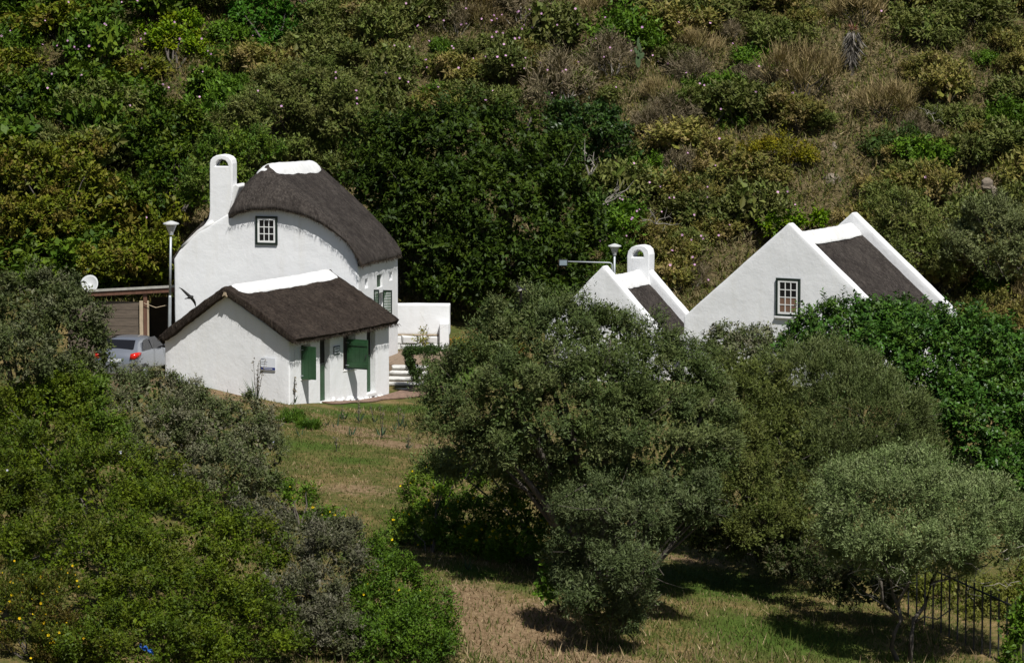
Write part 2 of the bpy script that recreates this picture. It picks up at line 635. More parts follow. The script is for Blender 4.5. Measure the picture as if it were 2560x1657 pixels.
def sash_window(parent, x0, x1, z0, z1, y, cols, rows, frame_mat, blind=None):
    """a painted frame, a white sash and glass panes standing on the face y (outward -y)"""
    fw = .075
    win = MB().box(x0, x0 + fw, y - .05, y + .03, z0, z1).box(x1 - fw, x1, y - .05, y + .03, z0, z1)
    win.box(x0 + fw, x1 - fw, y - .05, y + .03, z1 - fw, z1).box(x0 + fw, x1 - fw, y - .05, y + .03, z0, z0 + fw)
    w = win.build("window", frame_mat, parent, bevel=.008)
    a0, a1, b0, b1 = x0 + fw + .002, x1 - fw - .002, z0 + fw + .002, z1 - fw - .002
    sw, mw = .065, .028
    s = MB().box(a0, a0 + sw, y - .035, y + .02, b0, b1).box(a1 - sw, a1, y - .035, y + .02, b0, b1)
    s.box(a0 + sw, a1 - sw, y - .035, y + .02, b1 - sw, b1).box(a0 + sw, a1 - sw, y - .035, y + .02, b0, b0 + sw)
    s.build("sash", WHITE, w)
    c0, c1, d0, d1 = a0 + sw, a1 - sw, b0 + sw, b1 - sw
    pw, ph = (c1 - c0) / cols, (d1 - d0) / rows
    g = MB()
    for i in range(1, cols): g.box(c0 + i * pw - mw / 2, c0 + i * pw + mw / 2, y - .030, y + .01, d0, d1)
    for j in range(1, rows): g.box(c0, c1, y - .027, y + .008, d0 + j * ph - mw / 2, d0 + j * ph + mw / 2)
    o = g.build("glazing_bars", WHITE, w); tag(o, kind="stuff")
    for i in range(cols):
        for j in range(rows):
            mt = blind if (blind and j < rows * .4) else GLASS
            MB().box(c0 + i * pw + .012, c0 + (i + 1) * pw - .012, y - .012, y - .004, d0 + j * ph + .012, d0 + (j + 1) * ph - .012).build("pane", mt, w)
    return w


def straw_fringe(name, lines, parent, rng, per_m=90, ln=(.05, .13), down=(0, 0, -1)):
    """short loose straw ends along thatch edges: lines are polylines of local points with an outward direction"""
    vs, fs, cs = [], [], []
    for pts, out in lines:
        for i in range(len(pts) - 1):
            a, b2 = np.array(pts[i]), np.array(pts[i + 1])
            n = max(1, int(np.linalg.norm(b2 - a) * per_m))
            for t in rng.uniform(0, 1, n):
                p = a + (b2 - a) * t + rng.normal(0, .02, 3)
                d = np.array(down) * .8 + np.array(out) * .6 + rng.normal(0, .35, 3)
                d /= np.linalg.norm(d)
                L = rng.uniform(*ln)
                s = np.cross(d, rng.normal(0, 1, 3)); s /= np.linalg.norm(s)
                k = len(vs)
                vs += [p - s * .008 - d * .04, p + s * .008 - d * .04, p + d * L]
                fs.append((k, k + 1, k + 2))
                c0 = rng.uniform(.5, 1.5)
                cs += [np.array([.055, .044, .034]) * c0] * 3
    o = link(name, np_mesh(name, np.array(vs), np.array(fs), np.array(cs)), DRYLEAF, parent)
    return tag(o, kind="stuff")


def arch_slab(parent, name, outline, hole, y0, y1, mat, bevel=.05):
    """an upright slab with a hole through it, outlines as (x, z)"""
    bm = bmesh.new()
    E = []
    for loop in (outline, hole):
        vs = [bm.verts.new((x, y0, z)) for x, z in loop]
        E += [bm.edges.new((vs[i], vs[(i + 1) % len(vs)])) for i in range(len(vs))]
    r = bmesh.ops.triangle_fill(bm, use_beauty=True, edges=E)
    faces = [g for g in r["geom"] if isinstance(g, bmesh.types.BMFace)]
    ex = bmesh.ops.extrude_face_region(bm, geom=faces)
    bmesh.ops.translate(bm, verts=[v for v in ex["geom"] if isinstance(v, bmesh.types.BMVert)], vec=(0, y1 - y0, 0))
    bmesh.ops.recalc_face_normals(bm, faces=bm.faces)
    me = bpy.data.meshes.new(name)
    bm.to_mesh(me); bm.free()
    o = link(name, me, mat, parent)
    add_bevel(o, bevel, 3, 50)
    return o


# ------------------------------------------------------------------ the large thatched house
h1 = Frame(896, 147.0, 15.0, .35)
house = h1.empty("thatched_house", "tall white house with a dark thatched half-hipped roof and an arched chimney", "house")
gp, sp_ = h1.gp, h1.sp
top_px = [(435, 648), (447, 628), (470, 603), (492, 581), (530, 560), (560, 541), (600, 519), (640, 512), (705, 514), (737, 522), (770, 534), (802, 552), (835, 576), (867, 605), (885, 634), (896, 662)]
top = [gp(u, v) for u, v in top_px]
xl = top[0][0]
outline = [(xl, -1.2), (0.0, -1.2), (0.0, top[-1][1])] + [t for t in reversed(top[:-1])]
o = MB().prism(outline, 0, .5).build("front_gable_wall", PLASTER, house)
add_bevel(o, .06, 3, 50)
wobble(o, .03, .8, 4)
eR = h1.gp(906, 662, -.32)                       # right eave corner of the thatch
yB, zB = h1.sp(1008, 633, eR[0])
L1 = h1.sp(994, 700, 0.0)[0]
zt = top[-1][1] - .12
mb = MB()
sw_ = lambda u, v: h1.sp(u, v, 0.0)
n1a, n1b = sw_(912, 722), sw_(920, 691)
n2a, n2b = sw_(973, 702), sw_(981, 675)
dra, drb = sw_(942, 722), sw_(956, 684)
wna, wnb = sw_(940, 800), sw_(968, 726)
holes = [(n1a[0], n1b[0], n1a[1], n1b[1] - .06, .14), (n2a[0], n2b[0], n2a[1], n2b[1] - .06, .14), (dra[0], drb[0], dra[1] + .02, drb[1], .25), (wna[0], wnb[0], wna[1], wnb[1], .3)]
grid_wall(mb, .42, L1, -1.2, zt, holes, x=.004)
mb.add([(xl, .5, -1.2), (xl, L1, -1.2), (xl, L1, zt), (xl, .5, zt), (0, L1, -1.2), (0, L1, zt)], [(0, 3, 2, 1), (1, 2, 5, 4)])
o = mb.build("side_wall", PLASTER, house)
add_bevel(o, .03, 2, 50)
mb = MB().prism([(xl, zt - .3), (0, zt - .3), (xl * .25, 5.2), (xl * .5, 5.9), (xl * .75, 5.2)], L1 - .4, L1 + .03)
mb.build("back_gable_wall", PLASTER, house)
# thatch: a smooth skin lofted from the eave line up to the ridge
front_px = [(574, 536), (590, 528), (620, 521), (650, 519), (680, 519), (705, 521), (737, 529), (770, 539), (802, 555), (835, 577), (867, 603), (887, 629), (906, 662)]
fe = [np.array([gp(u, v, -.32)[0], -.32, gp(u, v, -.32)[1]]) for u, v in front_px]
_rf = gp(668, 412, 1.0); Rf = np.array([_rf[0], 1.0, _rf[1]])
_rb = gp(787, 404, 5.4); Rb = np.array([_rb[0], 5.4, _rb[1]])
xLe = gp(420, 656, .6)[0]; zLe = gp(420, 656, .6)[1]
yB = min(max(yB, 4.6), 7.0)
eave, tops, inw = [], [], []
for k in range(9):                                # left side, from the back to the front
    y = yB + (.55 - yB) * k / 8
    eave.append(np.array([xLe, y, zLe])); tops.append(Rb + (Rf - Rb) * k / 8); inw.append(np.array([1.0, 0, 0]))
for k in range(1, 6):                             # behind the chimney parapet
    t = k / 6
    eave.append(np.array([xLe, .55, zLe]) * (1 - t) + np.array([fe[0][0], .35, fe[0][2]]) * t + np.array([0, 0, .12 * math.sin(math.pi * t)]))
    tops.append(Rf); inw.append(np.array([.5, .6, 0]))
for p in fe:
    eave.append(p); tops.append(Rf + np.array([.0, 0, 0])); inw.append(np.array([0, 1.0, 0]))
inw[-1] = np.array([-.7, .7, 0])
for k in range(1, 11):
    t = k / 10
    eave.append(np.array([eR[0], -.32 + (yB + .32) * t, eR[1] + (zB - eR[1]) * t + .03 * math.sin(6 * t)])); tops.append(Rf + (Rb - Rf) * t); inw.append(np.array([-1.0, 0, 0]))
rows = []
cen = np.array([xl / 2, 2.6, 1.5])
NR = 12
for r in range(-2, NR + 1):
    row = []
    for E, T, I in zip(eave, tops, inw):
        if r == -2: p = E + I * .75 + np.array([0, 0, -.02])
        elif r == -1: p = E + I * .14 + np.array([0, 0, -.17])
        else:
            t = r / NR
            n = (E + T) / 2 - cen; n[2] = max(n[2], .3) * .8; n /= np.linalg.norm(n)
            c1 = E + (T - E) * .26 + n * .34
            c2 = E + (T - E) * .70 + n * .12
            p = (1 - t) ** 3 * E + 3 * t * (1 - t) ** 2 * c1 + 3 * t * t * (1 - t) * c2 + t ** 3 * T
        row.append(p)
    rows.append(row)
mb = MB().rows(rows)
mb.add([rows[i][-1] for i in range(len(rows))] + [Rb + np.array([0, 0, -1.5])], [tuple(range(len(rows) + 1))])
o = mb.build("thatch_roof", THATCH, house, smooth=True)
mm = o.modifiers.new("sub", 'SUBSURF'); mm.levels = mm.render_levels = 2
_t = bpy.data.textures.new("thatchlumps", 'CLOUDS'); _t.noise_scale = .22; _t.noise_depth = 3
d = o.modifiers.new("displace", 'DISPLACE'); d.texture = _t; d.strength = .06; d.texture_coords = 'LOCAL'
straw_fringe("straw_fringe", [([p + np.array([0, .03, -.08]) for p in fe], (0, -.6, 0)), ([p + np.array([-.05, 0, -.08]) for p in eave[-11:]], (.6, 0, 0))], o, RNG)
# lime ridge cap
rows = []
N = 12
for k in range(N + 1):
    t = k / N
    c = Rf + (Rb - Rf) * (t * .96 - .02) + np.array([0, 0, .05])
    e = min(1, 4.5 * t + .35, 4.5 * (1 - t) + .5)
    hw = .50 * (.65 + .35 * e) + .02 * math.sin(k * 2.1)
    row = [c + np.array([-hw - .03, 0, -.42 * e - .05]), c + np.array([-hw * .62, 0, -.14 * e]), c + np.array([-hw * .25, 0, .0]), c + np.array([hw * .25, 0, .0]), c + np.array([hw * .62, 0, -.14 * e]), c + np.array([hw + .03, 0, -.42 * e - .02 * math.sin(k * 1.7) - .03])]
    if k == 0: row = [p + np.array([0, -.22, -.20]) for p in row]
    rows.append(row)
mb = MB().rows(rows)
mb.f.append(tuple(range(6)))
mb.f.append(tuple(range(N * 6 + 5, N * 6 - 1, -1)))
o = mb.build("ridge_cap", CAPWHITE, house, smooth=True)
mm = o.modifiers.new("solid", 'SOLIDIFY'); mm.thickness = .05; mm.offset = -1
mm = o.modifiers.new("sub", 'SUBSURF'); mm.levels = mm.render_levels = 3
d = o.modifiers.new("displace", 'DISPLACE'); d.texture = _t; d.strength = .05; d.texture_coords = 'LOCAL'
# chimney with its arched smoke hole
ch_px = [(500, 574), (512, 560), (521, 547), (524, 530), (524, 470), (524, 410), (526, 400), (531, 394), (540, 389), (552, 387), (564, 389), (573, 393), (579, 400), (581, 410), (581, 440), (581, 480), (579, 502), (574, 524), (569, 538), (569, 556), (540, 566)]
ho_px = [(537, 416), (570, 416), (568, 408), (563, 402), (554, 399), (545, 401), (540, 407)]
arch_slab(house, "chimney", [gp(u, v, .03) for u, v in ch_px], [gp(u, v, .03) for u, v in ho_px], .03, .55, PLASTER, .035)
sh = [(574, 536), (577, 505), (581, 478), (586, 464), (594, 459), (603, 465), (597, 482), (589, 505), (580, 536)]
MB().prism([gp(u, v, .3) for u, v in sh], .10, .95).build("chimney_shoulder", CAPWHITE, house, bevel=.06, seg=3)
cop = [gp(u, v, 0) for u, v in [(452, 617), (470, 600), (490, 580), (510, 566), (530, 552)]]
o = MB().rows([[(x + .10, .02, z - .12), (x - .0, -.004, z + .02), (x - .02, .25, z + .06), (x + .0, .50, z - .02)] for x, z in cop]).build("gable_coping", CAPWHITE, house, smooth=True)
mm = o.modifiers.new("solid", 'SOLIDIFY'); mm.thickness = .08; mm.offset = -1
wa, wb = gp(640, 611), gp(694, 541)
sash_window(house, wa[0], wb[0], wa[1], wb[1], -.015, 3, 3, DKGREEN)
# shuttered door and louvred shutters in the side wall
MB().box(-.12, -.08, dra[0] + .01, drb[0] - .01, dra[1] + .02, drb[1] - .01).build("hatch_door", GREEN, house)
MB().box(-.28, -.26, wna[0] + .02, wnb[0] - .02, wna[1] + .02, wnb[1] - .02).build("doorway_leaf", WHITE, house)
for (ua, ub, va, vb, sgn) in ((934, 947, 724, 800, 1), (957, 979, 725, 800, 1)):
    ya, zt_ = sw_(ua, va)
    zb_ = zt_ - (vb - va) * 147 / F
    wd = .34 if ua > 950 else .20
    s = MB().box(.0, .035, ya, ya + .035, zb_, zt_).box(wd - .035, wd, ya, ya + .035, zb_, zt_).box(.036, wd - .036, ya, ya + .035, zt_ - .05, zt_).box(.036, wd - .036, ya, ya + .035, zb_, zb_ + .05)
    so = s.build("louvred_shutter", DKGREEN, house)
    ns = 17
    me = None
    for k in range(ns):
        zz = zb_ + .07 + (zt_ - zb_ - .14) * k / (ns - 1)
        if me is None:
            me = MB().add([(.036, ya + .002, -.012), (wd - .036, ya + .002, -.012), (wd - .036, ya + .03, .016), (.036, ya + .03, .016), (.036, ya + .002, -.020), (wd - .036, ya + .002, -.020), (wd - .036, ya + .03, .008), (.036, ya + .03, .008)],
                          [(0, 1, 2, 3), (4, 7, 6, 5), (0, 4, 5, 1), (2, 6, 7, 3)]).mesh("slat")
            me.materials.append(GREEN)
        sl = link("slat", me, None, so)
        sl.location = (0, 0, zz)

# ------------------------------------------------------------------ the cottage in front
h2 = Frame(723, 139.0, 28.0, 0.0)
cott = h2.empty("thatched_cottage", "low white cottage with brown thatch and green shutters in front of the tall house", "cottage")
gp2 = h2.gp
L2 = h2.sp(972, 900, 0.0)[0]
pl, pr, pa = gp2(411, 846), gp2(723, 852), gp2(561, 733)
o = MB().prism([(pl[0], -1.2), (0, -1.2), (0, pr[1]), (pa[0] + .15, pa[1] - .12), (pa[0], pa[1]), (pa[0] - .15, pa[1] - .12), pl], 0, .42).build("front_gable_wall", PLASTER, cott)
add_bevel(o, .05, 3, 50)
wobble(o, .03, .7, 4)
s2 = lambda u, v: h2.sp(u, v, 0.0)
zE = pr[1]
a1, b1 = s2(753, 947), s2(753, 862)
w1y = a1[0]
d1a, d1b = s2(800, 1006), s2(824, 848)
w2a, w2b = s2(858, 926), s2(858, 846)
d2a, d2b = s2(917, 984), s2(938, 830)
zb1 = a1[1]
holes = [(w1y, w1y + .62, zb1, zE - .22, .30), (d1a[0], d1b[0], d1a[1] - .02, zE - .13, .24), (w2a[0], w2a[0] + .85, w2a[1], zE - .12, .30), (d2a[0], d2b[0], d2a[1], zE - .13, .24)]
mb = MB()
grid_wall(mb, .34, L2, -1.2, zE + .03, holes, x=.004)
mb.add([(pl[0], .42, -1.2), (pl[0], L2, -1.2), (pl[0], L2, zE), (pl[0], .42, zE), (0, L2, -1.2), (0, L2, zE), (pa[0], L2, pa[1])], [(0, 3, 2, 1), (1, 2, 6, 5, 4)])
o = mb.build("side_wall", PLASTER, cott)
add_bevel(o, .03, 2, 50)
# openings: dark panels stand for the unlit inside, doors and swung-out shutters
MB().box(-.29, -.27, w1y + .01, w1y + .61, zb1 + .01, zE - .23).build("dark_window_panel", DARK, cott)
MB().box(-.29, -.27, w2a[0] + .01, w2a[0] + .84, w2a[1] + .01, zE - .13).build("dark_window_panel", DARK, cott)
MB().box(-.06, .03, w1y - .05, w1y + .66, zb1 - .06, zb1 - .002).build("window_sill", CAPWHITE, cott, bevel=.015)
MB().box(-.06, .02, w2a[0] - .05, w2a[0] + .9, w2a[1] - .06, w2a[1] - .002).build("window_sill", CAPWHITE, cott, bevel=.015)
MB().box(-.02, .0, w2a[0] + .0, w2a[0] + .05, w2a[1], zE - .13).build("window_post", WOOD, cott)


def plank_shutter(x0, x1, y, z0, z1, battens, n):
    """a ledged shutter standing out square from the wall; its planks are separate pieces"""
    w = (x1 - x0) / n
    s = MB().box(x0, x1, y + .026, y + .04, z0, z1).build("shutter", GREEN, cott)
    for k in range(n):
        MB().box(x0 + k * w + .003, x0 + (k + 1) * w - .003, y, y + .026, z0, z1).build("plank", GREEN, s)
    for (za, zb_) in battens:
        MB().box(x0 + .004, x1 - .004, y - .026, y - .001, za, zb_).build("batten", GREEN, s, bevel=.006)
    for zz in (z0 + .12, z1 - .12):
        MB().box(x0 - .03, x0 + .10, y - .034, y - .028, zz - .012, zz + .012).build("hinge", GALV, s)
    return s


k = h2.gp(790, 905, w1y)
plank_shutter(.02, k[0], w1y - .03, zb1 + .0, h2.gp(770, 866, w1y)[1], [], 4)
yy = s2(866, 880)[0]
k0, k1 = h2.gp(866, 921, yy), h2.gp(919, 850, yy)
plank_shutter(.02, k1[0], yy, k0[1], k1[1], [(k1[1] - .22, k1[1] - .07), (k0[1] + .05, k0[1] + .2)], 5)
MB().tube([(k1[0] - .05, yy - .03, (k0[1] + k1[1]) / 2), (k1[0] - .05, yy - .05, (k0[1] + k1[1]) / 2 - .09)], .018, 6).build("shutter_catch", BLACK, cott)
for (a, b2) in ((d1a, d1b), (d2a, d2b)):
    zl = a[1]
    zm = zl + (zE - zl) * .55
    dl = MB().box(-.215, -.19, a[0] + .02, b2[0] - .02, zl + .02, zm).build("door", GREEN, cott)
    MB().box(-.215, -.195, a[0] + .02, b2[0] - .02, zm + .02, zE - .15).build("dark_upper_door", DARK, cott)  # dark panel filling the upper part of the doorway
    MB().box(-.189, -.165, a[0] + .05, a[0] + .09, zm - .12, zm - .08).build("door_handle", GALV, dl)
    MB().box(-.2, .05, a[0] - .03, b2[0] + .03, zl - .12, zl + .0).build("door_step", CAPWHITE, cott, bevel=.02)
# roof
tl, ta, tr = gp2(396, 840, -.27), gp2(559, 716, -.27), gp2(741, 847, -.27)
prof = [np.array(tl)]
for t in (.15, .3, .45, .6, .75, .88): prof.append(np.array(tl) * (1 - t) + np.array(ta) * t + np.array([0, .03 * math.sin(math.pi * t)]))
prof += [np.array(ta) + np.array([-.10, -.05]), np.array(ta) + np.array([.04, .0]), np.array(ta) + np.array([.22, -.10])]
for t in (.14, .28, .42, .56, .7, .85): prof.append(np.array(ta) * (1 - t) + np.array(tr) * t + np.array([0, .05 * math.sin(math.pi * t)]))
prof.append(np.array(tr))
TH = .26
inner = []
for i, p in enumerate(prof):
    q = prof[min(i + 1, len(prof) - 1)] - prof[max(i - 1, 0)]
    n = np.array([-q[1], q[0]]); n /= np.linalg.norm(n)
    s = .75 if i in (0, len(prof) - 1) else 1
    inner.append(p - n * TH * s + (np.array([.06, 0]) if i == 0 else np.array([-.06, 0]) if i == len(prof) - 1 else 0))
ring = prof + inner[::-1]
rows = []
NY = 18
y0r, y1r = -.27, L2 + .015
for k in range(NY + 1):
    y = y0r + (y1r - y0r) * k / NY
    sag = -.05 * math.sin(math.pi * k / NY)
    rows.append([(p[0], y, p[1] + sag + .012 * math.sin(k * 1.9 + i * .7)) for i, p in enumerate(ring)])
mb = MB().rows(rows, closed=True)
mr_ = len(ring); npf = len(prof)
for k in (0, NY):                                 # close the front and back verge with quads
    for i in range(npf - 1):
        mb.f.append((k * mr_ + i, k * mr_ + i + 1, k * mr_ + mr_ - 2 - i, k * mr_ + mr_ - 1 - i))
o = mb.build("thatch_roof", THATCH_B, cott, smooth=True)
add_bevel(o, .06, 2, 60)
mm = o.modifiers.new("sub", 'SUBSURF'); mm.subdivision_type = 'SIMPLE'; mm.levels = mm.render_levels = 2
d = o.modifiers.new("displace", 'DISPLACE'); d.texture = _t; d.strength = .07; d.texture_coords = 'LOCAL'
straw_fringe("straw_fringe", [([(tr[0] - .03, y, tr[1] - .16) for y in np.linspace(y0r, y1r, 5)], (.5, 0, 0)), ([(p[0], y0r, p[1] - .14) for p in prof], (0, -.5, 0)), ([(tl[0] + .02, y, tl[1] - .1) for y in np.linspace(y0r, y1r, 4)], (-.5, 0, 0))], o, RNG, 110)


def ridge_cap(parent, xr, zr, y0, y1, sl, w=.46, th=.08, rng=RNG, round_front=True):
    """plaster saddle over a straight ridge; sl is the roof slope (rise over run)"""
    rows = []
    n = 16
    for k in range(n + 1):
        y = y0 + (y1 - y0) * k / n
        e = .55 if (k == 0 and round_front) else 1.0
        wr_, wl_ = w * e + rng.normal(0, .012), w * e + rng.normal(0, .012)
        dz = -.04 * math.sin(math.pi * k / n) + (-.05 if (k == 0 and round_front) else 0)
        rows.append([(xr - wl_, y, zr - wl_ * sl + .03 + dz), (xr - wl_ * .98, y, zr - wl_ * sl + .10 + dz), (xr - w * .35, y, zr + .09 - w * .3 * sl + dz), (xr, y, zr + .14 - .0 * sl + dz), (xr + w * .35, y, zr + .09 - w * .3 * sl + dz), (xr + wr_ * .98, y, zr - wr_ * sl + .10 + dz), (xr + wr_, y, zr - wr_ * sl + .03 + dz)])
    mb = MB().rows(rows)
    mb.f.append(tuple(range(7))); mb.f.append(tuple(range(n * 7 + 6, n * 7 - 1, -1)))
    o = mb.build("ridge_cap", CAPWHITE, parent, smooth=True)
    mm = o.modifiers.new("sub", 'SUBSURF'); mm.levels = mm.render_levels = 3
    d = o.modifiers.new("displace", 'DISPLACE'); d.texture = _t; d.strength = .045; d.texture_coords = 'LOCAL'
    return o


slr = (ta[1] - tr[1]) / (tr[0] - ta[0])
ridge_cap(cott, ta[0] + .04, ta[1] - .05, .02, L2 + .02, slr, .46)
k = gp2(562, 735, -.30)
MB().prism([(k[0] - .09, k[1] - .09), (k[0] - .02, k[1] - .04), (k[0] + .03, k[1] - .05), (k[0] + .09, k[1] - .09), (k[0] + .04, k[1] + .06), (k[0] - .03, k[1] + .06)], -.33, -.2).build("gable_finial", PALEWOOD, cott)
# white rubble plinth along the side wall
mb = MB()
for i in range(34):
    y = d1b[0] + .1 + (L2 - d1b[0] - .1) * (i + RNG.uniform(0, 1)) / 34
    zg = -.07 - .46 * y / L2
    r = RNG.uniform(.06, .13)
    z = zg + RNG.uniform(-.02, .14)
    vs = []
    for a in range(6):
        q = a / 6 * 6.283
        vs += [(.02 + r * .9 * math.cos(q) * .8, y + r * math.sin(q), z - r * .5), (.02 + r * .75 * math.cos(q) * .8, y + r * .8 * math.sin(q), z + r * .4)]
    mb.add(vs + [(.02, y, z + r * .65)], [(2 * a, (2 * a + 2) % 12, (2 * a + 3) % 12, 2 * a + 1) for a in range(6)] + [(2 * a + 1, (2 * a + 3) % 12, 12) for a in range(6)])
o = mb.build("rubble_plinth", CAPWHITE, cott, smooth=True); tag(o, kind="stuff")
# the notice by the corner and the small sign beside the door
n0, n1_ = gp2(654, 924), gp2(690, 895)
sg = MB().box(n0[0], n1_[0], -.055, -.03, n0[1], n1_[1]).build("wall_notice", SIGNWHITE)
sg.location = tuple(h2.o); sg.rotation_euler = (0, 0, -h2.th)
tag(sg, "white notice board with a dark blue band on the cottage gable", "notice")
hgt = n1_[1] - n0[1]; wid = n1_[0] - n0[0]
MB().box(n0[0] + .002, n1_[0] - .002, -.058, -.0555, n0[1] + .015, n0[1] + hgt * .24).build("blue_band", BLUEBAND, sg)
MB().box(n0[0] + wid * .2, n0[0] + wid * .8, -.061, -.0585, n0[1] + hgt * .12, n0[1] + hgt * .17).build("band_lettering", SIGNWHITE, sg)
for q, (wf, zz) in enumerate(((.30, .93), (.18, .86), (.43, .66), (.38, .50))):
    MB().box(n0[0] + .02, n0[0] + .02 + wid * wf, -.058, -.0555, n0[1] + hgt * zz - .012, n0[1] + hgt * zz + .006).build("printed_line", PRINT, sg)
q0, q1 = s2(833, 887), s2(848, 864)
z0_, z1_ = q0[1], q0[1] + .29
ds = MB().box(.015, .03, q0[0], q1[0], z0_, z1_).build("door_sign", SIGNDARK)
ds.location = tuple(h2.o); ds.rotation_euler = (0, 0, -h2.th)
tag(ds, "small dark-edged white sign on the cottage wall between door and shutter", "sign")
MB().box(.0302, .033, q0[0] + .03, q1[0] - .03, z0_ + .035, z1_ - .035).build("sign_face", SIGNWHITE, ds, bevel=.006)
for (zc, hh, segs) in ((z1_ - .09, .03, ((.12, .28), (.3, .42), (.45, .62), (.65, .85))), (z0_ + .09, .035, ((.1, .2), (.25, .45), (.5, .64), (.68, .9)))):
    ws = q1[0] - q0[0] - .1
    for (p0, p1) in segs:
        MB().box(.0332, .035, q0[0] + .05 + ws * p0, q0[0] + .05 + ws * p1, zc - hh / 2, zc + hh / 2).build("letter", SIGNDARK, ds)


# ------------------------------------------------------------------ the two parapet-gabled buildings on the right
def parapet_house(fr, name, label, half, rise, L, zap, z0, thick=.36, drop=.47, chimney=None):
    e = fr.empty(name, label, "house")
    ze = zap - rise
    out = [(-half - .06, z0), (half + .06, z0), (half + .06, ze + .0), (half - .08, ze + .12), (.05, zap - .035), (0, zap), (-.05, zap - .035), (-half + .08, ze + .12), (-half - .06, ze + .0)]
    for y, nm in ((0, "front_gable_wall"), (L - thick, "back_gable_wall")):
        o = MB().prism(out, y, y + thick).build(nm, PLASTER, e)
        add_bevel(o, .05, 3, 40)
        wobble(o, .035, .75, 4)
    zw = ze - .25
    MB().box(-half + .02, half - .02, thick, L - thick, z0, zw).build("side_wall", PLASTER, e)
    zr = zap - drop
    prof = [(-half - .18, ze - drop + .05 - .12), (-half * .6, zr - rise * .6 + .06), (-half * .25, zr - rise * .25 + .04), (0, zr), (half * .25, zr - rise * .25 + .04), (half * .6, zr - rise * .6 + .06), (half + .18, ze - drop + .05 - .12)]
    inner = [(half + .1, ze - drop - .2), (0, zr - .3), (-half - .1, ze - drop - .2)]
    ring = prof + inner
    rows = []
    n = 12
    for k in range(n + 1):
        y = thick - .02 + (L - 2 * thick + .04) * k / n
        rows.append([(p[0], y, p[1] - .05 * math.sin(math.pi * k / n)) for p in ring])
    o = MB().rows(rows, closed=True).build("thatch_roof", THATCH, e, smooth=True)
    add_bevel(o, .05, 2, 60)
    mm = o.modifiers.new("sub", 'SUBSURF'); mm.subdivision_type = 'SIMPLE'; mm.levels = mm.render_levels = 3
    d = o.modifiers.new("displace", 'DISPLACE'); d.texture = _t; d.strength = .05; d.texture_coords = 'LOCAL'
    ridge_cap(e, 0, zr + .03, thick - .03, L - thick + .03, rise / half, .44, round_front=False)
    return e


h3 = Frame(1972, 143.0, 28.6, .1)
xa3, za3 = h3.gp(1972, 557)
xl3, zl3 = h3.gp(1713, 791)
h3.o = h3.o + h3.g * xa3
barn = parapet_house(h3, "gabled_barn", "largest white gabled house at right with thatch between two parapet gables", -(xl3 - xa3), za3 - zl3, 5.75, za3, -1.0)
wa, wb = h3.gp(1941, 789), h3.gp(2002, 697)
BLIND = simple("brown_blind", (.17, .095, .06), .8, .15, 4)
w = sash_window(barn, wa[0], wb[0], wa[1], wb[1], -.03, 3, 4, DKGREEN, BLIND)
MB().box(wa[0] - .05, wb[0] + .05, -.10, .02, wa[1] - .09, wa[1] - .004).build("window_sill", CAPWHITE, barn, bevel=.02)

h4 = Frame(1507, 146.0, 28.0, .1)
xa4, za4 = h4.gp(1507, 664)
h4.o = h4.o + h4.g * xa4
shed = parapet_house(h4, "small_gabled_outhouse", "small white gabled outhouse with an arched chimney, half hidden behind the olive tree", 2.25, 2.28, 3.25, za4, -1.0)
yb_ = 3.25 - .40
co_px = [(1566, 712), (1567, 690), (1567, 640), (1570, 628), (1577, 619), (1588, 614), (1600, 613), (1612, 616), (1620, 624), (1623, 637), (1622, 690), (1626, 720)]
arch_slab(shed, "chimney", [h4.gp(u, v, yb_) for u, v in co_px], [h4.gp(u, v, yb_) for u, v in [(1579, 643), (1609, 643), (1607, 633), (1601, 627), (1594, 625), (1587, 628), (1581, 635)]], yb_, yb_ + .46, PLASTER, .035)

# ------------------------------------------------------------------ foliage
def unit(a):
    return a / (np.linalg.norm(a, axis=-1, keepdims=True) + 1e-9)


def leaf_arrays(rng, pos, axis, col, k, sl, ll, lw, spread=.8, droop=.1, flat=.0):
    """twigs at pos along axis, each with k folded leaves; returns vertices, quads, colours"""
    n = len(pos)
    N = n * k
    t = (np.tile(np.arange(k), n) + rng.uniform(0, 1, N)) / k
    pos = np.repeat(pos, k, 0); axis = np.repeat(axis, k, 0)
    r = rng.normal(0, 1, (N, 3))
    rad = unit(r - (r * axis).sum(1, keepdims=True) * axis)
    base = pos + axis * (sl * t)[:, None]
    sz = np.clip(rng.lognormal(-.03, .30, N), .45, 1.7)
    d = unit(axis * (1.05 - spread * .6) + rad * spread)
    d[:, 2] -= droop * rng.uniform(0, 1, N)
    side = unit(np.cross(d, axis * (1 - flat) + np.array([0, 0, flat]) + .30 * rng.normal(0, 1, (N, 3))))
    nor = np.cross(side, d)
    L = (ll * sz)[:, None]; Wd = (lw * sz * .5)[:, None]
    c = np.repeat(col, k, 0) * rng.uniform(.72, 1.28, (N, 1))
    if lw < .058:                                # small leaves: one narrow triangle each
        v = np.empty((N, 3, 3), np.float32)
        v[:, 0] = base + d * L * .22 - side * Wd
        v[:, 1] = base + d * L * .30 + side * Wd
        v[:, 2] = base + d * L
        return v.reshape(-1, 3), np.arange(N * 3).reshape(-1, 3), np.repeat(c, 3, 0)
    v = np.empty((N, 4, 3), np.float32)
    v[:, 0] = base
    v[:, 1] = base + d * L * .48 + side * Wd + nor * Wd * .35
    v[:, 2] = base + d * L
    v[:, 3] = base + d * L * .48 - side * Wd + nor * Wd * .35
    return v.reshape(-1, 3), np.arange(N * 4).reshape(-1, 4), np.repeat(c, 4, 0)


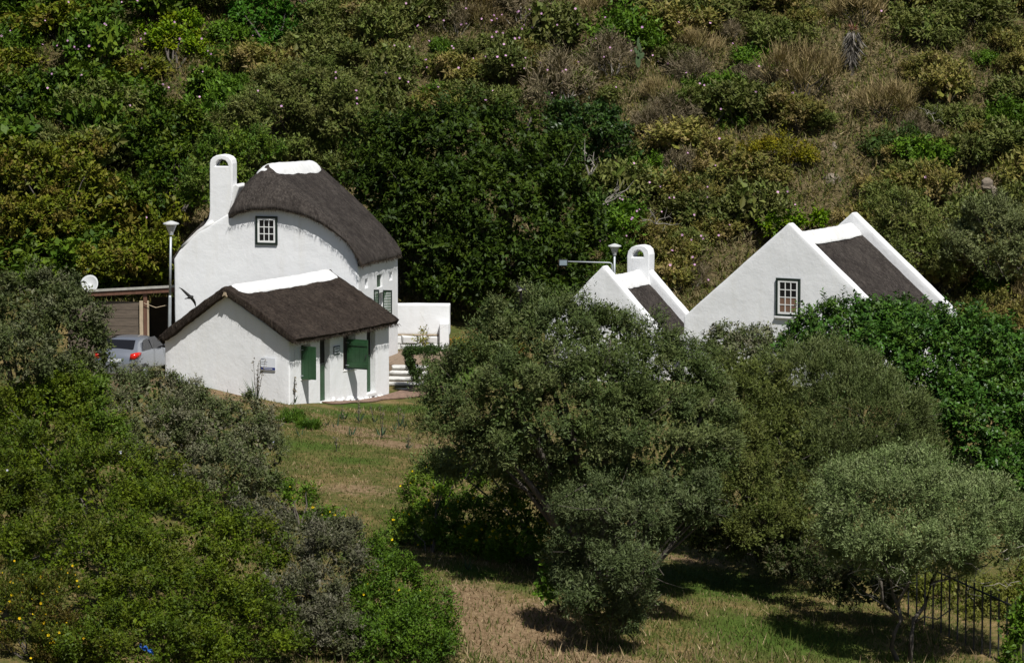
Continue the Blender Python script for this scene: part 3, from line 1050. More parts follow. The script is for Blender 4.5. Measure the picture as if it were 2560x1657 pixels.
def palette_pick(rng, n, pal, clump_id=None):
    pal = np.array(pal)
    lum = pal @ np.array([.3, .6, .1])
    pal = np.clip(lum[:, None] + (pal - lum[:, None]) * 1.12, .003, 1) * 1.22
    if clump_id is not None:
        nc = clump_id.max() + 1
        cc = pal[rng.integers(0, len(pal), nc)]
        base = cc[clump_id]
        oth = pal[rng.integers(0, len(pal), n)]
        return base * .65 + oth * .35
    return pal[rng.integers(0, len(pal), n)]


def sample_lobes(rng, lobes, spacing, front=True, low=-.55, depth=(.72, 1.03), lump=.13):
    """clump centres spread over the outside of a union of ellipsoids"""
    C, Nn, S = [], [], []
    for i, (c, r) in enumerate(lobes):
        c, r = np.array(c), np.array(r)
        area = 4 * math.pi * ((r[0] * r[1]) ** 1.6 / 3 + (r[0] * r[2]) ** 1.6 / 3 + (r[1] * r[2]) ** 1.6 / 3) ** (1 / 1.6)
        n = int(area / spacing ** 2) + 4
        d = unit(rng.normal(0, 1, (n, 3)))
        keep = d[:, 2] > low
        if front: keep &= (d[:, 1] < .35) | (rng.uniform(0, 1, n) < .35)
        d = d[keep]
        lum = 1 + lump * (np.sin(d[:, 0] * 5 + i) * np.sin(d[:, 1] * 6 + 2 * i) + np.sin(d[:, 2] * 7 + 3 * i + d[:, 0] * 4)) * .7
        rr = (depth[1] - (depth[1] - depth[0]) * rng.uniform(0, 1, len(d)) ** 1.5) * lum
        p = c + d * r * rr[:, None]
        nn = unit(d / r)
        ok = np.ones(len(p), bool)
        for j, (c2, r2) in enumerate(lobes):
            if j != i: ok &= (((p - np.array(c2)) / (np.array(r2) * .80)) ** 2).sum(1) > 1
        C.append(p[ok]); Nn.append(nn[ok])
    return np.concatenate(C), np.concatenate(Nn)


def foliage(rng, lobes, pal, ll=.12, lw=.034, k=5, sl=.22, layers=2.6, clump=.32, up=.45, spread=.8, front=True, low=-.55, fill=True, gap=.0, lump=.13, droop=.1, jitter=.45, centers=None, flat=.5, inner=.80, gain=1.0, tuft=1.40, sig=.37):
    layers = layers * 1.35
    ll, lw, sl = ll * .84, lw * .88, sl * .92
    pal = np.array(pal) * gain
    mg = .42 * clump + .35 * sl
    lobes = [(c, tuple(max(x - mg, .4 * x) for x in r)) for c, r in lobes]
    if centers is not None: cc, cn = centers
    else: cc, cn = sample_lobes(rng, lobes, clump * tuft, front, low, lump=lump)
    if gap > 0:
        q = np.sin(cc[:, 0] * 2.3 + 1) * np.sin(cc[:, 2] * 2.9 + 2) + np.sin(cc[:, 1] * 2.1 + cc[:, 0] * 1.3)
        keep = q > np.quantile(q, gap)
        cc, cn = cc[keep], cn[keep]
    area = len(cc) * (clump * min(tuft, 1.22)) ** 2
    nleaf = area * layers / (.5 * ll * lw)
    ns = int(nleaf / k)
    ci = rng.integers(0, len(cc), ns)
    w = rng.lognormal(0, .5, len(cc)); w /= w.sum()
    ci = rng.choice(len(cc), ns, p=w)
    off = rng.normal(0, 1, (ns, 3)) * clump * sig
    nrm = cn[ci]
    pos = cc[ci] + off
    axis = unit(nrm * .75 + np.array([0, 0, up]) + unit(off) * .35 + rng.normal(0, jitter, (ns, 3)))
    pos = pos - axis * sl * .6
    col = palette_pick(rng, ns, pal, ci)
    V, Q, Cc = leaf_arrays(rng, pos, axis, col, k, sl, ll, lw, spread, droop, flat)
    if fill:                                     # broad leaves deep inside, so that the crown is not see-through
        if centers is not None: fc, fn = cc - cn * .12, cn
        else: fc, fn = sample_lobes(rng, [(c, tuple(max(x * inner - .10, .3 * x) for x in r)) for c, r in lobes], .118, front, min(low, -.6), depth=(.85, 1.0), lump=lump)
        fl_ = min(max(ll * 1.4, .12), .19); fw_ = max(fl_ * .6, .06)
        V2, Q2, C2 = leaf_arrays(rng, fc, unit(fn * .25 + rng.normal(0, .8, (len(fc), 3))), palette_pick(rng, len(fc), pal), 2, .08, fl_, fw_, 1.0)
        if Q.shape[1] == 3: Q2 = np.concatenate([Q2[:, [0, 1, 2]], Q2[:, [0, 2, 3]]])
        if Q.shape[1] == 3:
            V2, C2 = V2[Q2.ravel()], C2[Q2.ravel()]
            Q2 = np.arange(len(V2)).reshape(-1, 3)
        Q = np.concatenate([Q, Q2 + len(V)]); V = np.concatenate([V, V2]); Cc = np.concatenate([Cc, C2])
    return V, Q, Cc, cc, cn


def wood(mb, rng, base, tips, r0, segs=5, n=6, bend=.25, twigs=0):
    """a stem forking from the base to each tip"""
    base = np.array(base, float)
    for t in tips:
        t = np.array(t, float)
        pts = []
        ctrl = base + (t - base) * .45 + np.array([0, 0, .18 * np.linalg.norm(t - base)]) * .6 + rng.normal(0, bend * .3, 3)
        for i in range(segs + 1):
            q = i / segs
            pts.append((1 - q) ** 2 * base + 2 * q * (1 - q) * ctrl + q * q * t + rng.normal(0, bend * .12, 3) * (0 < i < segs))
        mb.tube(pts, [r0 * (1 - .8 * i / segs) for i in range(segs + 1)], n)
        for _ in range(twigs):
            i = rng.integers(2, segs)
            e = pts[i] + rng.normal(0, .5, 3) * np.array([1, 1, .7]) + np.array([0, 0, .25])
            mb.tube([pts[i], (pts[i] + e) / 2 + rng.normal(0, .06, 3), e], [r0 * .22, r0 * .14, r0 * .06], 4)
    return mb


def px_lobe(u, v, d, ru, rv, ry=None):
    """an ellipsoid of leaves whose outline fills a pixel box at a distance"""
    s = d / F
    return (P(u, v, d), (ru * s, ry if ry else .8 * ru * s, rv * s))


LEAFPOS = []                                     # (object, leaf points) of the slope, for the flowers


def plant(seed, name, label, cat, lobes, pal, group=None, mat=LEAF, base=None, stems=5, r0=.06, crown="foliage", trunk="stems", keep=False, twigs=0, bark=BARK, **kw):
    rng = np.random.default_rng(seed)
    c0 = np.mean([l[0] for l in lobes], 0)
    if base is None: base = (c0[0], c0[1])
    bz = ground_z(*base)
    origin = np.array([base[0], base[1], bz])
    t = thing(name, label, cat, origin, 0, group)
    L2_ = [(np.array(c) - origin, r) for c, r in lobes]
    if 'centers' in kw: kw['centers'] = (kw['centers'][0] + kw['centers'][2] - origin, kw['centers'][1])
    V, Q, Cc, cc, cn = foliage(rng, L2_, pal, **kw)
    nq = Q.shape[1]
    ok = (V.reshape(-1, nq, 3)[:, 0] + origin)
    hz = H(ok[:, 0], ok[:, 1])
    good = ok[:, 2] > hz - .02
    Q = Q[good]
    used = np.repeat(good, nq)
    V, Cc = V[used], Cc[used]
    Q = np.arange(len(V)).reshape(-1, nq)
    o = link(crown, np_mesh(crown, V, Q, Cc), mat, t)
    mb = MB()
    tips = [c - n * .25 for c, n in zip(*[a[rng.choice(len(cc), min(len(cc), stems), replace=False)] for a in (cc, cn)])]
    wood(mb, rng, (0, 0, -.15), tips, r0, twigs=twigs)
    if crown == "crown":
        for i in rng.choice(len(cc), min(len(cc), 90), replace=False):
            e = cc[i] + cn[i] * .18 + rng.normal(0, .12, 3)
            s0 = cc[i] - cn[i] * .7 + rng.normal(0, .25, 3) - np.array([0, 0, .3])
            mb.tube([s0, (s0 + e) / 2 + rng.normal(0, .06, 3), e], [.016, .012, .005], 4, cap=False)
    mb.build(trunk, bark, t, smooth=True)
    if keep: LEAFPOS.append(V[::8] + origin)
    return t, V + origin


def blossoms(parent, name, pts, rng, n, size, pal, lift=.05, petals=5, toward=(0.15, -.8, .5), world_pts=True):
    """open flowers set on given leaf points"""
    org = np.array(parent.location) if parent else np.zeros(3)
    p = pts[rng.choice(len(pts), n, replace=len(pts) < n)] - org
    ax = unit(np.array(toward) + rng.normal(0, .3, (n, 3)))
    p = p + ax * lift
    e1 = unit(np.cross(ax, rng.normal(0, 1, (n, 3)))); e2 = np.cross(ax, e1)
    V, C = [], []
    sz = size * rng.uniform(.7, 1.25, (n, 1))
    col = np.array(pal)[rng.integers(0, len(pal), n)] * rng.uniform(.85, 1.15, (n, 1))
    for q in range(petals):
        a = 2 * math.pi * q / petals
        d = e1 * math.cos(a) + e2 * math.sin(a)
        s = -e1 * math.sin(a) + e2 * math.cos(a)
        w = .62 * sz * math.tan(math.pi / petals) * 1.2
        V.append(np.stack([p, p + d * sz * .6 + s * w + ax * sz * .25, p + d * sz + ax * sz * .30, p + d * sz * .6 - s * w + ax * sz * .25], 1))
        C.append(np.repeat(col[:, None], 4, 1))
    V = np.concatenate(V).reshape(-1, 3); C = np.concatenate(C).reshape(-1, 3)
    o = link(name, np_mesh(name, V, np.arange(len(V)).reshape(-1, 4), C), PETAL, parent)
    return tag(o, kind="stuff")


OLIVE = [(.094, .125, .040), (.122, .150, .056), (.070, .100, .030), (.150, .170, .070), (.088, .12, .046)]
OLIVE_Y = [(.118, .140, .038), (.098, .122, .034), (.142, .155, .050), (.08, .10, .028)]
OLIVE_G = [(.098, .128, .050), (.122, .150, .066), (.075, .103, .038), (.142, .165, .078)]
GLOSSY = [(.034, .078, .014), (.026, .060, .011), (.046, .098, .018), (.040, .075, .016), (.060, .100, .020)]
GREYSHRUB = [(.098, .112, .052), (.072, .092, .032), (.128, .132, .076), (.052, .072, .022), (.140, .130, .090)]
CREEP = [(.095, .140, .014), (.070, .110, .012), (.125, .165, .020), (.055, .085, .012), (.10, .12, .02)]
DEEP = [(.040, .075, .010), (.030, .058, .010), (.060, .095, .014), (.075, .105, .016)]
BRIGHT = [(.095, .165, .012), (.075, .140, .010), (.13, .19, .02)]
SHRUBG = [(.055, .100, .014), (.040, .075, .012), (.075, .125, .018)]
DRYP = [(.14, .115, .075), (.11, .09, .06), (.18, .15, .10), (.09, .08, .045)]
BROWNOL = [(.122, .112, .032), (.098, .100, .027), (.150, .128, .042), (.080, .088, .023), (.160, .122, .055)]
FINEG = [(.082, .100, .028), (.064, .086, .022), (.104, .114, .036), (.090, .092, .032)]
VINE = [(.10, .115, .016), (.075, .095, .014), (.12, .12, .022), (.11, .085, .025), (.06, .08, .012)]
MUSTARD = [(.16, .145, .014), (.12, .115, .014), (.10, .10, .02), (.14, .11, .02)]

# --- big olive in the middle
mid, midp = plant(11, "wild_olive_tree", "broad wild olive tree in the middle, its crown hiding the outhouse wall", "tree",
      [px_lobe(1370, 860, 112.0, 190, 150, 1.3), px_lobe(1220, 970, 111.5, 180, 140, 1.1), px_lobe(1500, 890, 112.4, 210, 150, 1.4), px_lobe(1640, 960, 112.4, 190, 160, 1.4), px_lobe(1420, 1040, 110.6, 270, 200, 1.3),
       px_lobe(1130, 1020, 111.5, 110, 115, 1.0), px_lobe(1640, 1110, 111.4, 220, 180, 1.4), px_lobe(1330, 790, 112.6, 130, 85, 1.1), px_lobe(1520, 810, 113.0, 100, 70, 1.0), px_lobe(1215, 850, 112.4, 65, 75, .9), px_lobe(1750, 1060, 112.2, 120, 160, 1.2), px_lobe(1500, 1160, 111.4, 200, 120, 1.2), px_lobe(1230, 1110, 111.8, 140, 90, 1.0)],
      OLIVE, base=G(1500, 1490)[:2], stems=16, r0=.17, crown="crown", trunk="trunk", ll=.13, lw=.034, k=6, sl=.26, layers=2.3, clump=.36, up=.6, gap=.05, twigs=2, low=-.75, gain=.60)
plant(12, "olive_sapling", "low grey-green olive sapling drooping to the grass in front of the broad olive", "tree",
      [px_lobe(1500, 1250, 107.5, 130, 80), px_lobe(1440, 1330, 107.5, 90, 90), px_lobe(1600, 1300, 107.5, 120, 90), px_lobe(1560, 1420, 106.5, 110, 90), px_lobe(1470, 1480, 106.5, 100, 80), px_lobe(1720, 1240, 109.5, 120, 90), px_lobe(1530, 1515, 107.5, 120, 75), px_lobe(1420, 1420, 108, 80, 80)],
      OLIVE_G, gain=.74, base=G(1530, 1560)[:2], stems=12, r0=.07, crown="crown", trunk="trunk", ll=.12, lw=.030, k=6, sl=.26, layers=2.1, clump=.34, up=.5, gap=.12, twigs=2, low=-.9)
plant(13, "yellowing_olive_tree", "yellow-green olive tree to the right of the broad olive", "tree",
      [px_lobe(1850, 1010, 116.7, 140, 150), px_lobe(1940, 1150, 115.7, 130, 170), px_lobe(1830, 1180, 114.7, 140, 170), px_lobe(2010, 1300, 114.7, 90, 130), px_lobe(1910, 1310, 114.2, 120, 110)],
      OLIVE_Y, gain=.68, base=G(1900, 1400)[:2], stems=12, r0=.11, crown="crown", trunk="trunk", ll=.12, lw=.030, k=6, sl=.24, layers=2.2, clump=.34, up=.55, gap=.08, twigs=2)
plant(14, "rounded_olive_tree", "dome-shaped fine-leaved olive tree below the barn window", "tree",
      [px_lobe(2050, 960, 118, 190, 125), px_lobe(2150, 1050, 117, 200, 150), px_lobe(2010, 1060, 117, 130, 140), px_lobe(2250, 1130, 117, 120, 120), px_lobe(2080, 1160, 116, 180, 120)],
      [(.088, .112, .040), (.074, .098, .034), (.112, .132, .052), (.097, .115, .044)], base=G(2100, 1330)[:2], stems=10, r0=.12, crown="crown", trunk="trunk", ll=.12, lw=.024, k=6, sl=.26, layers=2.2, clump=.30, up=.9, spread=.55, jitter=.3, lump=.05, gain=1.0, tuft=1.2, sig=.45)
plant(15, "pale_olive_tree", "pale grey-green olive tree with bare crooked stems by the iron fence", "tree",
      [px_lobe(2230, 1230, 109.5, 220, 120), px_lobe(2400, 1280, 109.5, 200, 120), px_lobe(2120, 1300, 109, 100, 110), px_lobe(2290, 1340, 108.5, 210, 95), px_lobe(2490, 1360, 109.5, 120, 100), px_lobe(2150, 1390, 109.5, 100, 85), px_lobe(2320, 1400, 109.8, 150, 65)],
      OLIVE_G, base=G(2262, 1656)[:2] + np.array([0, .3]), stems=0, r0=.12, crown="crown", trunk="trunk_core", ll=.11, lw=.028, k=6, sl=.24, layers=2.0, clump=.28, up=.7, spread=.7, lump=.08, low=-.6, tuft=1.25, sig=.43, gain=1.12)
plant(16, "glossy_green_bush", "large glossy dark green bush growing up against the barn", "bush",
      [px_lobe(2110, 840, 131, 150, 105), px_lobe(2250, 835, 131, 170, 105), px_lobe(2370, 930, 129, 200, 170), px_lobe(2490, 950, 128, 190, 165), px_lobe(2450, 1080, 126, 190, 170), px_lobe(2010, 870, 131, 75, 85), px_lobe(2580, 1050, 126, 130, 180), px_lobe(2230, 930, 129, 160, 120), px_lobe(2560, 1190, 123.5, 130, 90)],
      GLOSSY, mat=GLOSSLEAF, base=G(2350, 1230)[:2], stems=8, r0=.05, ll=.150, lw=.070, k=7, sl=.20, layers=2.4, clump=.30, up=.5, spread=1.0, gain=1.25, lump=.08, tuft=1.12, sig=.46)
plant(17, "grey_coast_shrub", "dark grey-green shrub in front of the barn's white gable", "bush",
      [px_lobe(1800, 860, 136, 70, 55), px_lobe(1890, 850, 136, 80, 50), px_lobe(1850, 890, 135, 110, 60)],
      GREYSHRUB, base=G(1850, 980)[:2], stems=9, r0=.06, ll=.13, lw=.05, k=6, sl=.18, layers=2.2, clump=.25, up=.7, gap=.1, twigs=1)
plant(18, "olive_brown_bush", "olive-brown bush at the right edge beyond the glossy bush", "bush",
      [px_lobe(2470, 800, 141, 95, 75), px_lobe(2560, 820, 141, 80, 80)], BROWNOL, base=G(2500, 930)[:2], stems=7, r0=.07, ll=.14, lw=.05, layers=2.2, clump=.3)

# --- left foreground bank of shrubs
yb, ybp = plant(21, "yellow_daisy_bush", "green bush dotted with yellow flowers in the bottom left corner", "bush",
      [px_lobe(60, 1560, 103, 150, 120), px_lobe(170, 1640, 102.5, 130, 90), px_lobe(-40, 1480, 104, 120, 90), px_lobe(130, 1470, 104, 110, 60)],
      [(.065, .085, .014), (.05, .07, .012), (.085, .10, .02), (.09, .065, .02)], base=G(80, 1650)[:2], stems=8, r0=.03, ll=.10, lw=.034, k=6, sl=.24, layers=2.2, clump=.28, up=.9, spread=.5)
blossoms(yb, "yellow_flowers", ybp, RNG, 170, .036, [(.85, .60, .012), (.78, .50, .01)])
lf, lfp = plant(22, "tall_grey_shrub", "tall grey-olive shrub at the left edge hiding the parked car", "bush",
      [px_lobe(60, 770, 122, 130, 105), px_lobe(180, 800, 121, 100, 100), px_lobe(215, 880, 121, 85, 110), px_lobe(190, 960, 120, 100, 90), px_lobe(40, 900, 119, 150, 120), px_lobe(-60, 800, 122, 110, 110), px_lobe(150, 720, 122.5, 70, 50)],
      GREYSHRUB[:4] + [(.10, .12, .04)], gain=.80, base=G(80, 1150)[:2], stems=12, r0=.09, ll=.14, lw=.05, k=6, sl=.20, layers=2.4, clump=.28, up=.8, gap=.05, twigs=1)
bushes = [
    (23, "leafy_creeper_bank", "wide mass of bright green creeper filling the lower left", [(120, 1060, 118, 180, 130), (-30, 1290, 111, 120, 110), (60, 1200, 112, 200, 150), (260, 1230, 111, 210, 150), (430, 1330, 108, 200, 150), (180, 1400, 106, 230, 150), (420, 1500, 105, 230, 150), (350, 1620, 102.5, 260, 130), (600, 1580, 103.5, 170, 150), (620, 1400, 107, 140, 130)], CREEP, dict(ll=.10, lw=.05, k=6, sl=.20, layers=2.2, clump=.34, up=.5, gap=.06, gain=.54)),
    (24, "dark_creeper_bank", "darker green creeper climbing below the tall grey shrub", [(180, 1000, 119, 110, 100), (80, 1020, 119.5, 130, 90), (250, 1080, 117, 90, 80)], [(.06, .095, .014), (.045, .075, .012), (.08, .11, .018)], dict(ll=.115, lw=.055, k=6, sl=.20, layers=2.3, clump=.30)),
    (25, "grey_leaved_shrub", "grey-leaved shrub directly below the cottage gable", [(400, 1000, 124, 120, 80), (480, 1060, 122, 130, 100), (580, 1090, 121, 140, 110), (645, 1140, 120, 95, 105), (380, 1100, 120, 120, 110), (540, 1190, 118, 150, 110), (640, 1210, 118, 80, 80), (340, 955, 126, 75, 50), (310, 1010, 124, 70, 60)], GREYSHRUB, dict(gain=.78, ll=.12, lw=.04, k=6, sl=.22, layers=2.1, clump=.28, up=.8, gap=.10, twigs=1)),
    (26, "low_flowering_shrub", "small leafy green shrub with yellow dots at the edge of the lawn", [(740, 1245, 119, 65, 50), (810, 1300, 117, 70, 45), (700, 1215, 120, 40, 35)], SHRUBG, dict(ll=.12, lw=.045, k=6, sl=.22, layers=2.3, clump=.24, up=.8)),
    (27, "silvery_shrub", "silvery pink-grey shrub leaning over the green mound at the bottom", [(760, 1360, 108, 120, 90), (830, 1420, 107, 120, 120), (760, 1500, 105.5, 130, 110), (830, 1590, 104.5, 110, 110), (880, 1340, 108.5, 70, 70), (640, 1310, 109.5, 110, 90)], [(.110, .112, .068), (.145, .135, .10), (.085, .092, .045), (.12, .115, .078), (.065, .075, .03)], dict(gain=.74, ll=.11, lw=.036, k=6, sl=.24, layers=2.0, clump=.28, up=.6, gap=.12, twigs=1)),
    (28, "round_green_bush", "rounded bright green bush spilling onto the bare slope at the bottom", [(925, 1390, 110, 75, 80), (990, 1480, 107.5, 105, 110), (1060, 1570, 105.5, 110, 110), (990, 1620, 104.5, 160, 120), (920, 1510, 107, 100, 110)], SHRUBG, dict(ll=.115, lw=.04, k=7, sl=.24, layers=1.9, clump=.30, up=.8, lump=.16, gain=.85, tuft=1.12, sig=.46)),
]
BP = {}
for sd, nm, lb, lob, pal, kw in bushes:
    g = G(*np.mean([(l[0], min(l[1] + 60, 1650)) for l in lob], 0))[:2]
    BP[nm] = plant(sd, nm, lb, "bush", [px_lobe(*l) for l in lob], pal, base=g, stems=14, r0=.04, low=-.35, **kw)
blossoms(BP["leafy_creeper_bank"][0], "pale_blue_flowers", BP["leafy_creeper_bank"][1], RNG, 15, .042, [(.55, .60, .80), (.65, .66, .78)], lift=.12)
blossoms(BP["grey_leaved_shrub"][0], "pale_blue_flowers", BP["grey_leaved_shrub"][1], RNG, 6, .042, [(.6, .62, .80)], lift=.12)
blossoms(BP["low_flowering_shrub"][0], "yellow_flowers", BP["low_flowering_shrub"][1], RNG, 14, .04, [(.75, .55, .012)], lift=.08)
blossoms(BP["round_green_bush"][0], "yellow_flowers", BP["round_green_bush"][1], RNG, 16, .035, [(.75, .55, .012)], lift=.08)

yf = [("yellow_flowering_bush", "yellow-flowered bush at the left foot of the broad olive", [(1080, 1220, 117.0, 80, 90), (1060, 1320, 116.2, 90, 70), (1005, 1300, 117.2, 55, 50), (1150, 1215, 118, 85, 75)]),
      ("yellow_flowering_bush", "yellow-flowered bush under the middle of the broad olive", [(1300, 1270, 115.6, 100, 75), (1330, 1350, 114.8, 100, 65), (1240, 1350, 115.2, 95, 65)]),
      ("yellow_flowering_bush", "low bush with few flowers between the two yellow-flowered bushes", [(1150, 1345, 115.6, 100, 60), (1190, 1290, 116, 85, 70)])]
for i, (nm, lb, lob) in enumerate(yf):
    t, pts = plant(31 + i, nm, lb, "bush", [px_lobe(*l) for l in lob], SHRUBG + [(.08, .11, .02)], gain=1.2, group="yellow-flowered bushes under the olive", base=G(lob[0][0], 1385)[:2], stems=8, r0=.03, ll=.11, lw=.04, k=6, sl=.22, layers=2.3, clump=.26, up=.8, gap=.05, low=-.9)
    blossoms(t, "yellow_flowers", pts, RNG, (40, 70, 14)[i], .042, [(.85, .65, .012), (.8, .55, .01)], lift=.08)
plant(36, "leafy_sucker", "small broad-leaved green plant beside the drooping olive sapling", "plant",
      [px_lobe(1390, 1430, 108.3, 45, 40), px_lobe(1440, 1480, 107.8, 40, 40), px_lobe(1370, 1480, 108, 35, 45)], SHRUBG, base=G(1400, 1530)[:2], stems=6, r0=.02, ll=.17, lw=.09, k=5, sl=.2, layers=2.0, clump=.22, low=-.9)
plant(37, "shade_toned_underbrush", "brush coloured dark as the shade under the trees between the olive and the iron fence", "bush",
      [px_lobe(1780, 1320, 115.5, 130, 80), px_lobe(1900, 1350, 115, 130, 70), px_lobe(2010, 1400, 113.5, 110, 60), px_lobe(2090, 1450, 112.5, 90, 60), px_lobe(2180, 1470, 112.5, 110, 80)], [(.04, .05, .02), (.05, .045, .025), (.03, .045, .012)], base=G(2000, 1440)[:2], stems=8, r0=.04, ll=.13, lw=.05, layers=1.8, clump=.3, low=-.8)  # leaf colours darkened to stand for the black shade under the trees
plant(40, "shade_filling_thicket", "dark thicket in the shade under the broad olive's crown", "bush",
      [px_lobe(1170, 1150, 114.8, 130, 75), px_lobe(1320, 1160, 114.8, 150, 80), px_lobe(1470, 1260, 114.0, 120, 130), px_lobe(1620, 1280, 115, 170, 110), px_lobe(1740, 1280, 115.5, 120, 100)], OLIVE, base=G(1350, 1370)[:2], stems=8, r0=.05, ll=.13, lw=.045, layers=1.8, clump=.34, low=-.8)  # thicket added to fill the dark gap under the crown
plant(38, "green_corner_bush", "leafy green bush in the bottom right corner behind the fence end", "bush",
      [px_lobe(2545, 1570, 103.5, 45, 80), px_lobe(2575, 1500, 104, 50, 60), px_lobe(2530, 1640, 103, 40, 50)], SHRUBG, base=G(2550, 1656)[:2], stems=5, r0=.02, ll=.15, lw=.07, layers=2.0, clump=.2, low=-.9)
plant(39, "hedge_beyond_fence", "green scrub seen through the bars of the iron fence", "bush",
      [px_lobe(2380, 1520, 115.2, 150, 100), px_lobe(2500, 1550, 114.2, 130, 100), px_lobe(2280, 1480, 116, 110, 100), px_lobe(2570, 1490, 115.5, 110, 110)], [(.09, .10, .02), (.065, .08, .018), (.11, .11, .03)], base=(P(2420, 1500, 116)[0], 116), stems=6, r0=.03, ll=.12, lw=.05, layers=1.8, clump=.28, low=-.9)

# --- trees and shrubs behind the houses
bt, _ = plant(41, "dark_evergreen_tree", "huge rounded dark evergreen tree behind the thatched house", "tree",
      [px_lobe(1130, 400, 160, 190, 165), px_lobe(1290, 400, 160, 170, 150), px_lobe(1240, 560, 158, 230, 190), px_lobe(1420, 560, 159, 110, 150), px_lobe(1060, 560, 158.5, 140, 170), px_lobe(1400, 690, 158, 120, 110), px_lobe(1180, 690, 157.5, 160, 90), px_lobe(980, 400, 161, 120, 130), px_lobe(950, 520, 161, 110, 130), px_lobe(1340, 720, 157, 120, 90)],
      [(.036, .064, .010), (.028, .050, .009), (.048, .078, .012), (.062, .090, .014)], gain=.74, tuft=1.3, sig=.42, base=(P(1230, 800, 160)[0], 160.5), stems=16, r0=.3, crown="crown", trunk="trunk", ll=.21, lw=.085, k=6, sl=.26, layers=2.3, clump=.52, up=.6, spread=1.0, gap=.10, lump=.2, keep=False)
plant(42, "small_dark_tree", "small dark green tree with a bare pale trunk to the right of the huge evergreen", "tree",
      [px_lobe(1460, 310, 167, 110, 75), px_lobe(1420, 360, 166.5, 80, 70), px_lobe(1520, 370, 166.5, 65, 75)], [(.022, .045, .010), (.017, .035, .009), (.032, .055, .012)], base=G(1480, 455)[:2], stems=9, r0=.11, crown="crown", trunk="trunk", ll=.19, lw=.08, layers=2.3, clump=.40, twigs=1, mat=GLOSSLEAF)
named = [
    (43, "lime_green_bush", "lime-green bush near the top left with pink flowers on it", [(430, 110, 177, 130, 75), (370, 80, 178, 70, 50), (510, 150, 176, 60, 40)], BRIGHT + [(.14, .16, .014)], dict(ll=.16, lw=.08, clump=.36, inner=.7)),
    (44, "deep_green_bush", "deep green leafy bush at the top beside the lime-green one", [(640, 60, 178, 90, 75), (740, 50, 178, 90, 70), (690, 110, 177, 90, 50)], [(.025, .068, .010), (.035, .085, .012), (.045, .10, .014)], dict(ll=.24, lw=.11, clump=.45)),
    (45, "bright_green_shrub", "vivid green shrub just behind the ridge between the barn gables", [(1960, 555, 163, 75, 40), (2030, 550, 163, 45, 35)], BRIGHT, dict(ll=.18, lw=.08, clump=.35)),
    (46, "mustard_shrub", "mustard-yellow shrub left of the pale rock on the slope", [(1930, 370, 168, 70, 50), (1880, 390, 168, 50, 40), (2000, 390, 168, 60, 40)], MUSTARD, dict(ll=.15, lw=.05, clump=.35)),
    (47, "grey_green_tree", "grey-green feathery tree right of the barn's back gable", [(2260, 560, 160, 110, 90), (2330, 640, 159, 110, 90), (2220, 500, 161, 60, 50)], FINEG, dict(ll=.17, lw=.045, clump=.40, up=.8)),
    (48, "grey_green_tree", "silvery olive-green tree at the right edge behind the olive-brown bush", [(2480, 560, 158, 110, 90), (2420, 620, 157.5, 80, 80), (2540, 660, 157, 90, 80)], [(.10, .115, .05), (.085, .10, .04), (.12, .13, .06)], dict(ll=.16, lw=.045, clump=.36, up=.8)),
    (49, "dense_left_bush", "dense dark leafy bush on the left with deep shade under it", [(90, 230, 172, 130, 60), (230, 240, 172, 120, 60), (340, 260, 171, 90, 60), (60, 280, 171, 80, 50)], DEEP, dict(ll=.22, lw=.10, clump=.45)),
    (50, "yellow_vine_bush", "yellow-green vine thicket at the left edge above the tall grey shrub", [(80, 420, 165, 130, 90), (190, 470, 164, 110, 90), (100, 560, 162, 120, 90), (220, 380, 166, 70, 60)], VINE, dict(ll=.19, lw=.085, clump=.40)),
    (51, "green_vine_bush", "dark green thicket left of the arched chimney", [(390, 340, 167, 90, 90), (430, 440, 165, 90, 100), (360, 520, 163, 90, 100), (470, 330, 167, 60, 80)], DEEP + [(.085, .105, .016)], dict(ll=.20, lw=.09, clump=.40)),
    (52, "roadside_hedge", "sunlit yellow-green hedge behind the lean-to and lamp post", [(330, 650, 158.5, 90, 80), (410, 620, 158.5, 60, 80), (250, 660, 158.5, 60, 60)], VINE + [(.12, .15, .02)], dict(ll=.17, lw=.075, clump=.34)),
    (53, "feathery_shrub", "tall grey-green feathery shrub directly above the thatched house", [(700, 260, 168, 120, 110), (800, 220, 169, 110, 90), (620, 300, 166, 90, 90), (860, 300, 167, 90, 110)], FINEG, dict(ll=.16, lw=.055, clump=.42)),
    (54, "feathery_shrub", "dark twiggy thicket right behind the arched chimney", [(560, 420, 162, 90, 110), (640, 380, 163, 80, 80), (500, 480, 161, 70, 90)], DEEP + FINEG[:2], dict(ll=.17, lw=.065, clump=.40)),
    (55, "leafy_dip_bush", "small dark green bush with dead branches on its right side", [(1610, 450, 166, 70, 40), (1560, 500, 165, 70, 50), (1500, 520, 164, 40, 60)], [(.025, .055, .012), (.035, .07, .014), (.05, .075, .02)], dict(ll=.16, lw=.06, clump=.32)),
    (56, "dark_hollow_shrub", "dark green shrub below the pale rock outcrop's right side", [(2230, 370, 169, 100, 60), (2320, 390, 169, 70, 55)], [(.03, .055, .012), (.04, .065, .016), (.05, .07, .02)], dict(ll=.15, lw=.055, clump=.36)),
    (57, "rounded_moss_shrub", "rounded green shrub beneath the flowers in the upper right centre", [(1760, 260, 172, 100, 65), (1700, 220, 173, 70, 45), (1830, 300, 171, 70, 60)], SHRUBG + FINEG[:1], dict(ll=.15, lw=.055, clump=.36)),
    (58, "pale_feather_shrub", "pale green feathery shrub at the top right", [(2370, 40, 180, 70, 40), (2430, 70, 179, 50, 35)], [(.10, .125, .045), (.085, .11, .04)], dict(ll=.15, lw=.045, clump=.34)),
]
